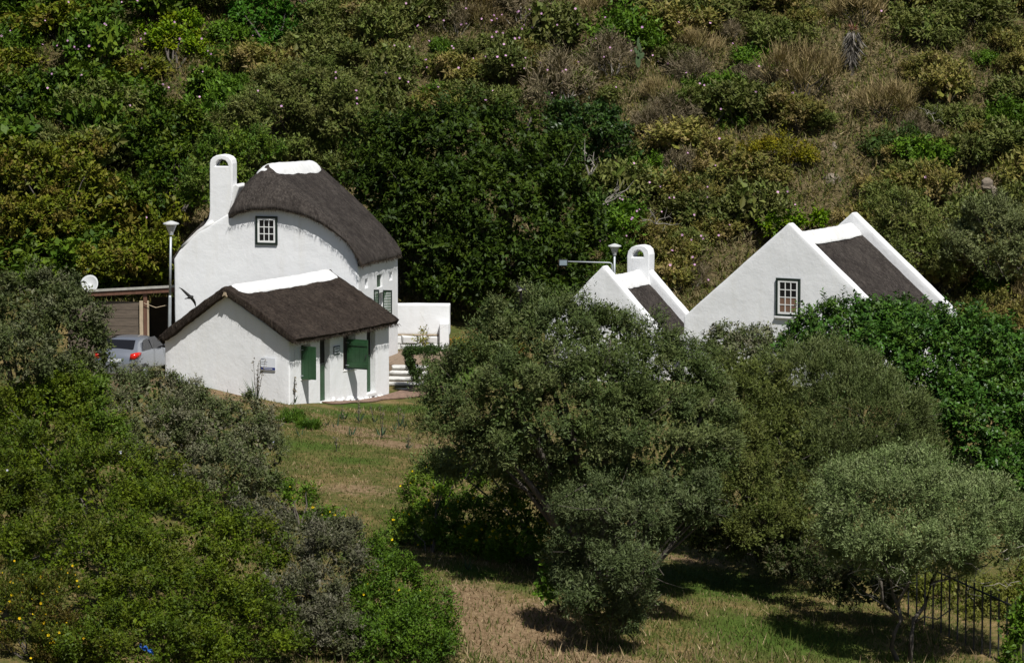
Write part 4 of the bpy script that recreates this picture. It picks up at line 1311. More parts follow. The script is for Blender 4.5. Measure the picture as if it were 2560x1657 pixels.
for sd, nm, lb, lob, pal, kw in named:
    kw = dict(dict(k=6, sl=.26, layers=2.2, up=.6, gap=.06, lump=.18), **kw)
    t, pts = plant(sd, nm, lb, "tree" if nm.endswith("tree") else "bush", [px_lobe(*l) for l in lob], pal, base=G(np.mean([l[0] for l in lob]), max(l[1] + .8 * l[4] for l in lob))[:2], stems=8, r0=.07, low=-.5, keep=True,
                   crown="crown" if nm.endswith("tree") else "foliage", trunk="trunk" if nm.endswith("tree") else "stems", **kw)

# --- scrub on the slope: a few shrub shapes, each standing as its own object
protos = {}


def proto(kind, seed, pal, mat=LEAF, **kw):
    rng = np.random.default_rng(seed)
    lobes = [((0, 0, .42), (.95, .9, .58)), ((.45, -.2, .62), (.55, .55, .45)), ((-.5, .1, .55), (.55, .6, .48)), ((.05, -.35, .8), (.5, .5, .38))]
    kw = dict(dict(ll=.15, lw=.052, k=6, sl=.22, layers=2.0, clump=.28, up=.8, gap=.08, low=-.2, front=False, lump=.2), **kw)
    V, Q, C, cc, cn = foliage(rng, lobes, pal, **kw)
    fm = np_mesh(kind + "_leaves", V, Q, C); fm.materials.append(mat)
    mb = wood(MB(), rng, (0, 0, -.2), [c - n * .1 for c, n in list(zip(cc, cn))[:9]], .028, 4, 4)
    sm = mb.mesh(kind + "_stems"); sm.materials.append(DEADTWIG if kind == "dry" else BARK)
    protos.setdefault(kind, []).append((fm, sm, V[::24]))


for i in range(2):
    proto("deep", 60 + i, DEEP, ll=.20, lw=.09)
    proto("fine", 62 + i, FINEG)
    proto("olive", 64 + i, BROWNOL)
    proto("dry", 66 + i, DRYP, mat=DRYLEAF, ll=.24, lw=.022, k=8, sl=.3, layers=1.5, spread=.7, fill=False)
    proto("vine", 68 + i, VINE, ll=.18, lw=.08)
    proto("moss", 70 + i, SHRUBG, ll=.15, lw=.055)
    proto("straw", 72 + i, [(.22, .175, .095), (.18, .145, .075), (.27, .21, .12), (.14, .12, .05)], mat=DRYLEAF, ll=.42, lw=.022, k=6, sl=.12, layers=1.4, up=1.6, spread=.45, fill=False)
KINDS = {"deep": ("leafy_thicket", "dark leafy thicket bush on the left side of the slope", "dark leafy thicket on the slope"),
         "fine": ("grey_green_scrub", "fine grey-green scrub bush on the slope above the roofs", "grey-green scrub on the slope"),
         "olive": ("olive_brown_scrub", "olive-brown scrub bush on the slope above the roofs", "olive-brown scrub on the slope"),
         "dry": ("dry_brush", "leafless grey-brown dry bush on the slope above the roofs", "dry brush on the slope"),
         "vine": ("yellow_green_thicket", "yellow-green tangled bush on the left side of the slope", "yellow-green thicket on the slope"),
         "moss": ("green_scrub", "mid-green rounded scrub bush on the slope above the roofs", "green scrub on the slope"),
         "straw": ("dry_grass_tussock", "straw-coloured dry grass tussock on the upper slope", "straw tussocks on the slope")}


def where(u, v):
    hi = "high up" if v < 190 else "lower down"
    return hi + (" on the slope at the left edge" if u < 300 else " on the slope left of the arched chimney" if u < 560 else " on the slope above the thatched house" if u < 980 else " on the slope above the huge evergreen" if u < 1400 else
                 " on the slope above the outhouse" if u < 1780 else " on the slope above the barn" if u < 2200 else " on the slope at the right edge")


def scrub(kind, x, y, s, rng, u, v):
    nm, lb, gr = KINDS[kind]
    w_ = where(u, v)
    lb = lb.split(" on the ")[0] + " " + w_
    gr = gr.split(" on the ")[0] + " " + w_
    fm, sm, pts = protos[kind][rng.integers(0, 2)]
    t = thing(nm, lb, "grass" if kind == "straw" else "bush", (x, y, ground_z(x, y) - .05), rng.uniform(0, 6.28), gr)
    k = (s * rng.uniform(.85, 1.2), s * rng.uniform(.85, 1.2), s * rng.uniform(.8, 1.25))
    t.scale = k
    link("foliage", fm, None, t)
    link("stems", sm, None, t)
    a = t.rotation_euler[2]
    R = np.array([[math.cos(a), -math.sin(a), 0], [math.sin(a), math.cos(a), 0], [0, 0, 1]])
    LEAFPOS.append((pts * np.array(k)) @ R.T + np.array(t.location))


rs = np.random.default_rng(99)


def kind_at(u, v):
    r = rs.uniform()
    if u < 560:
        return "deep" if r < .42 else "vine" if r < .72 else "moss" if r < .86 else "fine"
    if u < 1100:
        if v < 60: return "straw" if r < .25 else "fine"
        return "fine" if r < .6 else "moss" if r < .85 else "olive"
    if u < 1560:
        if v < 100: return "straw" if r < .62 else "fine" if r < .75 else "dry"
        return "fine" if r < .55 else "olive" if r < .75 else "dry" if r < .88 else "moss"
    return "olive" if r < .42 else "fine" if r < .66 else "dry" if r < .80 else "moss" if r < .96 else "straw"


placed = []
tries = 0
while len(placed) < 330 and tries < 6000:
    tries += 1
    u = rs.uniform(-120, 2680)
    v = rs.uniform(-60, 760)
    if 435 < u < 1000 and v > 470: continue
    if 1760 < u < 2300 and v > 620: continue
    if 990 < u < 1500 and 330 < v: continue
    if any(a0 < u < a1 and b0 < v < b1 for a0, a1, b0, b1 in ((2000, 2165, 350, 600), (2010, 2250, 80, 310), (2390, 2540, 440, 600), (1570, 1630, 110, 240), (1890, 2080, 480, 620), (1840, 2040, 330, 470), (330, 530, 70, 210), (600, 800, 30, 150), (1500, 1600, 430, 540), (1620, 1720, 520, 610))): continue
    if 1040 < u < 1330 and v < 90 and rs.uniform() < .55: continue
    g = G(u, v)
    s = .72 + 1.15 * rs.uniform() ** 1.5 + (.25 if u < 600 else 0)
    if any((g[0] - q[0]) ** 2 + (g[1] - q[1]) ** 2 < (.41 * (s + q[2])) ** 2 for q in placed): continue
    if g[1] < 157.5: continue
    placed.append((g[0], g[1], s))
    scrub(kind_at(u, v), g[0], g[1], s, rs, u, v)

# --- undergrowth between the shrubs: grass, dead stems and low leaves nobody could count
ru = np.random.default_rng(5)
n = 60000
uu, vv = ru.uniform(-25, 25, n), ru.uniform(157, 186, n)
zz = H(uu, vv)
pos = np.stack([uu, vv, zz], 1)
ax = unit(np.stack([ru.normal(0, .45, n), ru.normal(-.15, .45, n), np.ones(n)], 1))
lefty = 1 / (1 + np.exp((uu + 9) / 3))
sel = ru.uniform(0, 1, n)
straw_p = (.34 + .28 * _sn(uu, vv, .5, 21)) * (1 - lefty)
col = np.where((sel < straw_p)[:, None], np.array([(.20, .165, .085), (.15, .125, .06), (.25, .20, .11), (.11, .10, .045)])[ru.integers(0, 4, n)],
               np.where((ru.uniform(0, 1, n) < .6)[:, None], np.array(FINEG + BROWNOL)[ru.integers(0, 9, n)], np.array(VINE)[ru.integers(0, 5, n)]))
V, Q, C = leaf_arrays(ru, pos, ax, col, 5, .34, .26, .045, .55)
under = link("undergrowth", np_mesh("undergrowth", V, Q, C), DRYLEAF)
tag(under, "low mixed grass and leaves between the bushes of the slope", "undergrowth", kind="stuff")

# --- pink flowers scattered over the slope
allp = np.concatenate(LEAFPOS)
pu, pv = project(allp)
rf = np.random.default_rng(8)
want = []
for (cu, cv, su, sv, nn) in ((100, 60, 110, 40, 12), (210, 110, 40, 50, 16), (440, 90, 90, 60, 14), (1100, 60, 120, 30, 16), (1200, 100, 160, 50, 34), (1420, 140, 110, 50, 26), (1000, 180, 160, 60, 12), (1780, 190, 110, 20, 10), (1650, 560, 60, 60, 22), (1730, 640, 40, 60, 14), (1620, 500, 120, 40, 12), (1990, 480, 40, 20, 7), (2000, 250, 400, 120, 20), (400, 350, 260, 150, 12), (740, 190, 160, 60, 8), (1500, 60, 200, 50, 10)):
    want += [(rf.normal(cu, su), rf.normal(cv, sv)) for _ in range(int(nn * .75))]
fp = []
cam_d2 = ((allp - CAM) ** 2).sum(1)
for (a, b2) in want:
    near = np.where((abs(pu - a) < 14) & (abs(pv - b2) < 14))[0]
    if len(near): fp.append(allp[near[np.argmin(cam_d2[near])]])
fl = blossoms(None, "pink_flowers", np.array(fp), rf, len(fp), .048, [(.62, .36, .58), (.70, .42, .62), (.55, .30, .52)], lift=.14)
tag(fl, "pale pink wild flowers dotted over the bushes of the slope", "flowers")

# ------------------------------------------------------------------ yard: wall, steps, path
gw = Frame(1124.6, 153.0, 3.0, 0.0)
zt_g, zb_g = gw.gp(1100, 760)[1], gw.gp(1100, 866)[1]
xl_g = gw.gp(985, 800)[0]
wall = gw.empty("garden_wall", "short white garden wall on rough stone beside the thatched house", "wall")
zs = gw.gp(1050, 836)[1]
o = MB().box(xl_g, 0, 0, .38, zs, zt_g).build("plastered_wall", PLASTER, wall); add_bevel(o, .03, 2); wobble(o, .02, .7, 4)
MB().box(xl_g, -.37, -.05, .36, zs - .03, zs + .0).build("ledge", PALEWOOD, wall)
px0 = gw.gp(1100, 840)[0]
o = MB().box(px0, -.02, -.30, -.002, zb_g - .4, gw.gp(1110, 808, -.3)[1]).build("pier", PLASTER, wall); add_bevel(o, .03, 2)
rw = np.random.default_rng(3)
x = xl_g
row_h = (zs - .03 - zb_g) / 2 + .1


def rough_block(mb, x0, x1, y0, y1, z0, z1, rng, j=.03):
    xm, zm = (x0 + x1) / 2, (z0 + z1) / 2
    vs = [(x0, y1, z0), (x1, y1, z0), (x1, y1, z1), (x0, y1, z1)]
    fr_ = [(x0, y0 + .05, z0), (x1, y0 + .05, z0), (x1, y0 + .05, z1), (x0, y0 + .05, z1), (x0 + .05, y0, z0 + .04), (x1 - .05, y0, z0 + .04), (x1 - .05, y0, z1 - .04), (x0 + .05, y0, z1 - .04)]
    fr_ = [tuple(c + rng.uniform(-j, j) for c in p) for p in fr_]
    return mb.add(vs + fr_, [(0, 1, 2, 3), (0, 4, 5, 1), (1, 5, 6, 2), (2, 6, 7, 3), (3, 7, 4, 0), (4, 8, 9, 5), (5, 9, 10, 6), (6, 10, 11, 7), (7, 11, 8, 4), (8, 11, 10, 9)])


for r in range(2):
    x = xl_g - .06
    while x < px0 - .06:
        w = min(rw.uniform(.28, .55), px0 - .01 - x)
        rough_block(MB(), x, x + w - .012, -.10 + rw.uniform(-.03, .03), .3, zb_g - .2 + r * row_h, zb_g - .2 + (r + 1) * row_h - .015, rw).build("stone", CAPWHITE, wall, bevel=.025)
        x += w

st0 = P(1008, 984, 146.0)
stepf = Frame(1042, 146.0, 12.0, st0[2])
steps = stepf.empty("stone_steps", "whitewashed rough stone steps between the cottage and the clipped hedge", "steps")
wst = -stepf.gp(970, 940)[0]
for k in range(5):
    MB().box(-wst - .25, -.06, k * .40 + .06, k * .40 + .9, -.3 + k * .155, (k + 1) * .155 - .05).build("riser", ROCK, steps)
    rough_block(MB(), -wst - .25, 0 + rw.uniform(-.08, .02), k * .40 + rw.uniform(-.03, .03), k * .40 + .75, k * .155 + .045 + rw.uniform(-.01, .01), (k + 1) * .155, rw, .022).build("step", LIMESTONE, steps, bevel=.015)
zter = st0[2] + 5 * .155 + .01
ter = MB().box(-wst - 1.2, .12, 1.95, 6.8, -.6, 5 * .155 - .01).build("terrace", FLAG)
ter.location = tuple(stepf.o); ter.rotation_euler = (0, 0, -stepf.th)
tag(ter, kind="structure")
y = 1.97
while y < 6.6:
    dep = rw.uniform(.45, .7)
    x = -wst - 1.15
    while x < .05:
        w = min(rw.uniform(.4, .8), .1 - x)
        if w > .15:
            rough = MB().box(x + .012, x + w - .012, y + .012, y + dep - .012, 5 * .155 - .008, 5 * .155 + .03 + rw.uniform(-.008, .012)).build("flagstone", FLAG, ter, bevel=.012)
        x += w
    y += dep
# paved strip along the cottage
rows = []
for k in range(15):
    yy_ = d1b[0] - .6 + (L2 + 2.2 - d1b[0] + .6) * k / 14
    row = []
    for xx in (.03, .15, .3, .42 + .08 * math.sin(k * 1.3) + max(0, yy_ - L2 + 1.2) * .45):
        w_ = h2.o + h2.g * xx + h2.a * yy_
        row.append((w_[0], w_[1], ground_z(w_[0], w_[1]) + .02))
    rows.append(row)
path = MB().rows(rows).build("path", BRICKRED)
mm = path.modifiers.new("solid", 'SOLIDIFY'); mm.thickness = .03; mm.offset = -1
tag(path, kind="structure")

# clipped hedge and the little shrub on the terrace
hc = P(1082, 912, 145.6)
s_ = 145.6 / F
hw_, ht_ = 68 * s_, (912 - 872) * s_
N = 260
q = np.random.default_rng(17)
cc = []; cn = []
for i in range(N):
    f = q.integers(0, 4)
    if f == 0: p, n_ = (q.uniform(-1, 1) * hw_, q.uniform(-1, 1) * .5, ht_), (0, 0, 1)
    else:
        zz_ = q.uniform(-1.0, 1)
        k = .55 + .45 * ((zz_ + 1) / 2) ** .7
        if f == 1: p, n_ = (q.uniform(-1, 1) * hw_ * k, -.55 * k, zz_ * ht_), (0, -1, -.2)
        elif f == 2: p, n_ = (hw_ * k, q.uniform(-.5, .5), zz_ * ht_), (1, 0, -.2)
        else: p, n_ = (-hw_ * k, q.uniform(-.5, .5), zz_ * ht_), (-1, 0, -.2)
    cc.append(p); cn.append(n_)
plant(61, "clipped_hedge", "dark clipped flat-topped hedge beside the white stone steps", "hedge", [(hc, (hw_, .55, ht_))], [(.035, .06, .016), (.025, .045, .012), (.045, .07, .02)], base=(hc[0], hc[1]), stems=6, r0=.04,
      centers=(np.array(cc), np.array(cn, float), hc), ll=.075, lw=.04, k=6, sl=.10, layers=1.6, clump=.16, up=.2, fill=True)
plant(62, "yellow_leaved_shrub", "small yellow-green shrub in front of the white garden wall", "bush", [px_lobe(1057, 843, 151.6, 27, 28)], [(.17, .15, .02), (.13, .13, .02), (.10, .12, .02)], base=P(1057, 870, 151.6)[:2], stems=7, r0=.02, ll=.11, lw=.05, layers=1.0, clump=.16, low=-.9, twigs=1, fill=False)
plant(63, "orange_groundcover", "low orange and green groundcover right of the garden wall", "plant", [px_lobe(1180, 862, 153, 70, 18, 1.0), px_lobe(1270, 866, 153, 60, 18, 1.0)], [(.11, .12, .02), (.16, .085, .025), (.08, .10, .02), (.20, .09, .03)], base=P(1200, 880, 153)[:2], stems=4, r0=.02, ll=.11, lw=.06, layers=1.6, clump=.2, low=-.9)
wd, _ = plant(64, "green_weed_mound", "low feathery green weeds just below the cottage corner", "plant", [px_lobe(720, 1045, 134.5, 45, 22, .9), px_lobe(770, 1060, 133.5, 40, 18, .8)], [(.05, .095, .014), (.035, .07, .012), (.07, .115, .018)], base=G(745, 1070)[:2], stems=4, r0=.015, ll=.15, lw=.02, k=7, sl=.2, layers=2.0, clump=.2, up=1.2, spread=.5, low=-.9)

# ------------------------------------------------------------------ lean-to with boards, dish, car
lt = Frame(440, 150.0, 6.0, .35)
lean = lt.empty("lean_to_carport", "open-fronted timber lean-to with a flat roof left of the thatched house", "carport")
gl = lt.gp
a, b2 = gl(190, 724), gl(440, 711)
zr0, zr1 = a[1], b2[1]
MB().add([(a[0], -.25, zr0 - .09), (b2[0], -.25, zr1 - .09), (b2[0], 4.2, zr1 - .50), (a[0], 4.2, zr0 - .50), (a[0], -.25, zr0), (b2[0], -.25, zr1), (b2[0], 4.2, zr1 - .41), (a[0], 4.2, zr0 - .41)],
         [(0, 3, 2, 1), (4, 5, 6, 7), (0, 1, 5, 4), (1, 2, 6, 5), (2, 3, 7, 6), (3, 0, 4, 7)]).build("roof_sheet", simple("faded_roof_sheet", (.36, .35, .31), .8, .25, 4), lean)
MB().add([(a[0], -.2, zr0 - .26), (b2[0], -.2, zr1 - .26), (b2[0], -.14, zr1 - .26), (a[0], -.14, zr0 - .26), (a[0], -.2, zr0 - .093), (b2[0], -.2, zr1 - .093), (b2[0], -.14, zr1 - .093), (a[0], -.14, zr0 - .093)],
         [(0, 3, 2, 1), (4, 5, 6, 7), (0, 1, 5, 4), (1, 2, 6, 5), (2, 3, 7, 6), (3, 0, 4, 7)]).build("fascia_beam", BROWNWOOD, lean)
for (u0, u1, vt, m_) in ((349, 358, 752, PALEWOOD), (359, 368, 735, BROWNWOOD), (368.5, 372, 752, PALEWOOD)):
    x0, x1 = gl(u0, 800, -.1)[0], gl(u1, 800, -.1)[0]
    MB().box(x0, x1, -.12, -.02, -.6, gl(u0, vt, -.1)[1]).build("post", m_, lean)
zpt = gl(300, 753, 0)[1]
x0, x1 = gl(170, 800, .0)[0], gl(348, 800, .0)[0]
nb = 8
for k in range(nb):
    z0 = -.4 + (zpt + .4) * k / nb
    MB().box(x0, x1, rw.uniform(-.01, .01), .03, z0 + .006, z0 + (zpt + .4) / nb - .006).build("board", WOOD, lean)
x0 = gl(360, 800, 0)[0]
MB().box(x0 - .3, 0.1, 2.9, 3.0, -.6, zr1 - .75).build("back_panel", simple("dark_brown_interior", (.06, .042, .026), .9, .3, 2), lean)  # dark brown panel closing the lean-to interior
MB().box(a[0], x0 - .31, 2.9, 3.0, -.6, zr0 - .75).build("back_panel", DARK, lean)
MB().tube([(gl(360, 760, -.2)[0], -.2, gl(360, 758, -.2)[1]), (gl(390, 775, -.2)[0], -.2, gl(390, 769, -.2)[1]), (gl(416, 763, -.2)[0], -.2, gl(416, 763, -.2)[1])], .012, 4).build("sagging_cord", PALEWOOD, lean)
# satellite dish on the lean-to roof
dc = P(222, 712, 151.0)
dish = thing("satellite_dish", "pale grey satellite dish above the tall grey shrub at left", "dish", dc + np.array([0, .15, -.55]))
rows = []
ax = unit(np.array([-.25, -.85, .45])); e1 = unit(np.cross(ax, [0, 0, 1.0])); e2 = np.cross(e1, ax)
for r_ in (0, .12, .22, .30, .36):
    rows.append([np.array([0, -.15, .55]) + (e1 * math.cos(t) * r_ + e2 * math.sin(t) * r_ * 1.08) + ax * (r_ * r_ * .8 - .1) for t in np.linspace(0, 2 * math.pi, 25)[:-1]])
o = MB().rows(rows, closed=True).build("reflector", simple("dish_grey", (.52, .53, .53), .6, .05, 4), dish, smooth=True)
mm = o.modifiers.new("solid", 'SOLIDIFY'); mm.thickness = .02
MB().tube([(0, .1, -.1), (0, .1, .4), (0, 0, .52)], .025, 8).build("mast", GALV, dish)
MB().tube([np.array([0, -.15, .55]) + e2 * -.3, np.array([0, -.15, .55]) + ax * .45 - e2 * .08], .012, 6).build("feed_arm", GALV, dish)
MB().tube([np.array([0, -.15, .55]) + ax * .42 - e2 * .08, np.array([0, -.15, .55]) + ax * .52 - e2 * .08], .04, 8).build("receiver", BLACK, dish)

# silver hatchback
cp_ = P(343, 950, 145.6)
cz = ground_z(cp_[0], cp_[1])
car = thing("parked_car", "silver hatchback car parked by the lean-to, seen from behind", "car", (cp_[0] - .80, cp_[1], cz), -math.radians(17))
stn = [(0.00, .62, .66, .70, .60), (.04, .86, .90, .76, .62), (.16, 1.00, 1.04, .81, .62), (.42, 1.02, 1.22, .84, .60), (.85, 1.02, 1.44, .86, .57), (1.35, 1.01, 1.50, .86, .58), (2.1, .99, 1.48, .86, .58), (2.65, .96, 1.28, .86, .56), (3.1, .94, .99, .85, .62), (3.7, .82, .85, .80, .62), (4.0, .62, .64, .66, .5)]
rows = []
for (y, zb_, zr_, wb_, wr_) in stn:
    half = [(0, zr_), (wr_ * .6, zr_ - .008), (wr_, zr_ - .05), ((wr_ + wb_) / 2 + .02, (zr_ - .05 + zb_) / 2), (wb_ - .02, zb_), (wb_, zb_ - .12), (wb_ + .01, .55), (wb_ - .03, .30), (wb_ - .10, .24)]
    rows.append([(x, y, z) for x, z in half] + [(-x, y, z) for x, z in half[:0:-1]])
mb = MB().rows(rows, closed=True)
mr_ = len(rows[0])
mb.f.append(tuple(range(mr_))); mb.f.append(tuple(range((len(rows) - 1) * mr_, len(rows) * mr_))[::-1])
body = mb.build("body", SILVER, car, smooth=True)
mm = body.modifiers.new("sub", 'SUBSURF'); mm.levels = mm.render_levels = 2


def car_panel(name, pts, mat):
    o = MB().add(pts, [tuple(range(len(pts)))]).build(name, mat, car)
    mm = o.modifiers.new("solid", 'SOLIDIFY'); mm.thickness = .012; mm.offset = 0
    return o


car_panel("rear_window", [(-.56, .30, 1.12), (.56, .30, 1.12), (.60, .34, 1.16), (.52, .72, 1.40), (-.52, .72, 1.40), (-.60, .34, 1.16)], GLASS)
for sx in (1, -1):
    car_panel("side_window", [(sx * .835, .62, 1.05), (sx * .845, 1.42, 1.04), (sx * .68, 1.42, 1.41), (sx * .70, .95, 1.38)], GLASS)
    car_panel("side_window", [(sx * .845, 1.50, 1.04), (sx * .845, 2.62, 1.00), (sx * .66, 2.15, 1.41), (sx * .68, 1.50, 1.42)], GLASS)
    tl_ = MB().rows([[(sx * .58, .005, .80), (sx * .60, .06, .98)], [(sx * .74, .03, .80), (sx * .74, .10, 1.02)], [(sx * .825, .20, .86), (sx * .82, .26, 1.03)], [(sx * .85, .36, .92), (sx * .845, .40, 1.00)]]).build("tail_light", REDLENS, car, smooth=True)
    mm = tl_.modifiers.new("solid", 'SOLIDIFY'); mm.thickness = .06; mm.offset = 0
    MB().tube([(sx * .86, 2.45, 1.02), (sx * 1.0, 2.42, 1.06)], [.05, .09], 8).build("wing_mirror", BLACK, car, smooth=True)
    for y in (.75, 3.25):
        MB().tube([(sx * .70, y, .30), (sx * .87, y, .30)], .30, 20).build("wheel", BLACK, car)
        MB().tube([(sx * .871, y, .30), (sx * .885, y, .30)], .18, 16).build("hub_cap", GALV, car)
MB().box(-.26, .26, -.02, -.004, .70, .81).build("number_plate", SIGNWHITE, car)


# ------------------------------------------------------------------ lamp posts and floodlight
def lamp_post(label, u_base, u_top, d, vt, s):
    base = P(u_base, 800, d); bz = ground_z(base[0], d)
    t = thing("lamp_post", label, "street lamp", (base[0], d, bz), 0, "lamp posts beside the houses")
    tp = P(u_top, vt, d) - np.array([base[0], d, bz])
    h_ = tp[2]
    at_ = lambda f: (tp[0] * f, 0, h_ * f)
    MB().tube([(0, 0, -.2), at_(.45), at_(.52), at_(.535)], [.062, .058, .055, .044], 12).build("lower_pole", GALV, t, smooth=True)
    MB().tube([at_(.534), at_(.90)], .042, 10).build("upper_pole", GALV, t, smooth=True)
    top_ = np.array(tp)
    MB().tube([top_ + np.array([0, 0, -.50 * s]), top_ + np.array([0, 0, -.44 * s])], [.075 * s, .085 * s], 12).build("collar", GALV, t)
    MB().tube([top_ + np.array([0, 0, -.44 * s]), top_ + np.array([0, 0, -.12 * s])], [.085 * s, .21 * s], 8).build("lamp_shade", FROST, t)
    MB().tube([top_ + np.array([0, 0, -.119 * s]), top_ + np.array([0, 0, -.085 * s]), top_ + np.array([0, 0, -.02 * s]), top_], [.285 * s, .28 * s, .10 * s, .03 * s], 12).build("cap", simple("lamp_cap", (.50, .51, .50), .6, .1, 5), t)
    return t


lamp_post("tall grey lamp post at the left corner of the thatched house", 420.5, 427.5, 145.2, 552, 1.0)
lamp_post("grey lamp post rising behind the small outhouse gable", 1535, 1536.5, 153.0, 609, .88)
fb = P(1530, 700, 152.6); fz = ground_z(fb[0], fb[1])
fl_ = thing("floodlight", "small floodlight on a long pipe arm left of the outhouse lamp post", "floodlight", (fb[0], fb[1], fz))
e_ = P(1419, 654, 152.6) - np.array([fb[0], fb[1], fz]); k_ = P(1530, 662, 152.6) - np.array([fb[0], fb[1], fz])
MB().tube([(0, 0, -.1), k_, k_ + np.array([-.03, 0, .05]), k_ + np.array([-.09, 0, .075]), e_], .026, 8).build("pipe_arm", GALV, fl_, smooth=True)
c_ = P(1408, 656.5, 152.6) - np.array([fb[0], fb[1], fz])
MB().box(c_[0] - .165, c_[0] + .165, c_[1] - .05, c_[1] + .06, c_[2] - .12, c_[2] + .12).build("housing", BLACK, fl_, bevel=.01)
MB().box(c_[0] - .135, c_[0] + .135, c_[1] - .057, c_[1] - .051, c_[2] - .095, c_[2] + .09).build("lens", simple("flood_lens", (.22, .27, .30), .2, .15, 6), fl_)

# ------------------------------------------------------------------ iron fence and the olive's bare stems
fence = thing("iron_fence", "black iron bar fence under the pale olive in the bottom right corner", "fence", G(2330, 1600))
fo = np.array(fence.location)
fd = lambda u: 113.5 - (u - 2270) * .0155
topv = lambda u: 1395 + (u - 2270) * .455
botv = lambda u: 1566 + (u - 2270) * .494
ra, rb_ = P(2262, topv(2262), fd(2262)) - fo, P(2600, topv(2600), fd(2600)) - fo
MB().tube([ra, rb_], .026, 6).build("rail", BLACKIRON, fence)
ra, rb_ = P(2262, botv(2262), fd(2262)) - fo, P(2600, botv(2600), fd(2600)) - fo
MB().tube([ra, rb_], .026, 6).build("rail", BLACKIRON, fence)
u = 2272
while u < 2600:
    t_ = P(u, topv(u), fd(u)) - fo; b_ = P(u, botv(u), fd(u)) - fo
    x, y = t_[0], t_[1]
    MB().box(x - .022, x + .022, y - .022, y + .022, b_[2] - .16, t_[2] + .16).build("bar", BLACKIRON, fence)
    u += 20.5
pale = bpy.data.objects["pale_olive_tree"]
po = np.array(pale.location)
for k, (line, rad) in enumerate(([[(2247, 1670), (2245, 1653), (2228, 1618), (2235, 1582), (2254, 1547), (2245, 1512), (2233, 1488), (2225, 1440), (2190, 1380)], .075], [[(2252, 1550), (2230, 1528), (2207, 1507), (2203, 1455), (2170, 1400), (2120, 1340)], .055],
                                 [[(2275, 1670), (2275, 1653), (2278, 1594), (2285, 1547), (2313, 1512), (2330, 1450), (2370, 1380), (2420, 1300)], .08], [[(2283, 1560), (2310, 1540), (2343, 1547), (2380, 1520)], .03], [[(2240, 1515), (2270, 1460), (2290, 1400), (2300, 1330)], .045], [[(2205, 1510), (2175, 1490), (2150, 1470)], .022], [[(2330, 1455), (2400, 1440), (2470, 1410)], .03])):
    pts = [P(u_, v_, 109.2 + .25 * math.sin(i * 1.4 + k)) - po for i, (u_, v_) in enumerate(line)]
    MB().tube(pts, [rad * (1 - .6 * i / len(pts)) for i in range(len(pts))], 7).build("stem", BARK, pale, smooth=True)
rt_ = np.random.default_rng(44)
tw = MB()
for i in range(70):
    c_ = P(rt_.uniform(2130, 2560), rt_.uniform(1370, 1500), rt_.uniform(108, 110)) - po
    d_ = unit(np.array([rt_.normal(0, 1), rt_.normal(0, .6), rt_.normal(.1, .6)]))
    L_ = rt_.uniform(.2, .6)
    m_ = c_ + d_ * L_ * .5 + rt_.normal(0, .05, 3)
    tw.tube([c_, m_, c_ + d_ * L_ + rt_.normal(0, .08, 3)], [.010, .008, .004], 4)
o = tw.build("bare_twigs", DEADTWIG, pale); tag(o, kind="stuff")


# ------------------------------------------------------------------ birds in flight
def bird(label, d, head, tail, w1, w2, pale_spot):
    """pixels of the head, fork of the tail and the joints of both sickle wings"""
    c = P((head[0] * .6 + tail[0][0] * .4), (head[1] * .6 + tail[0][1] * .4), d)
    t = thing("bird", label, "bird", c)
    q = lambda uv, dd=0: P(uv[0], uv[1], d + dd) - c
    a, b_ = q(head), q(tail[0])
    pts = [a + (b_ - a) * f for f in (0, .08, .2, .4, .65, .85, 1)]
    MB().tube(pts, [.006, .018, .026, .030, .022, .012, .006], 10).build("body", FEATHER, t, smooth=True)
    for w in (w1, w2):
        n_ = len(w)
        front = [q(p, .02 * i) for i, p in enumerate(w)]
        rows = []
        for i, p in enumerate(front):
            tdir = unit(front[min(i + 1, n_ - 1)] - front[max(i - 1, 0)])
            back = unit(b_ - a); back = back - tdir * (back @ tdir); back = unit(back)
            wd = (.050, .048, .038, .024, .004)[min(i, 4)]
            rows.append([p - back * wd * .3 + np.array([0, -.004, 0]), p + np.array([0, -.012, 0]), p + back * wd * .7 + np.array([0, 0, 0])])
        o = MB().rows(rows).build("wing", FEATHER, t, smooth=True)
        mm = o.modifiers.new("solid", 'SOLIDIFY'); mm.thickness = .008
    for p in tail[1:]:
        MB().tube([b_, (b_ + q(p)) / 2, q(p)], [.012, .008, .002], 5).build("tail_feather", FEATHER, t)
    if pale_spot:
        s0 = q(pale_spot, -.035)
        MB().tube([s0 + np.array([-.03, 0, -.012]), s0, s0 + np.array([.03, 0, .012])], [.006, .018, .008], 8).build("pale_patch", PALEFEATHER, t, smooth=True)


bird("black bird gliding in front of the thatched house's white wall", 66, (484, 741), [(466, 746), (461, 747)], [(478, 742), (470, 735), (462, 728), (455, 722), (447, 718)], [(480, 744), (485, 750), (488, 756), (489, 762), (490, 768)], None)
bird("black bird with a pale rump flying above the broad olive's crown", 66, (1292, 728), [(1311, 723), (1318, 731), (1314, 711)], [(1300, 723), (1297, 720), (1294, 717), (1291, 715), (1289, 713)], [(1300, 727), (1301, 737), (1301, 747), (1300, 756), (1297, 767)], (1300, 726))

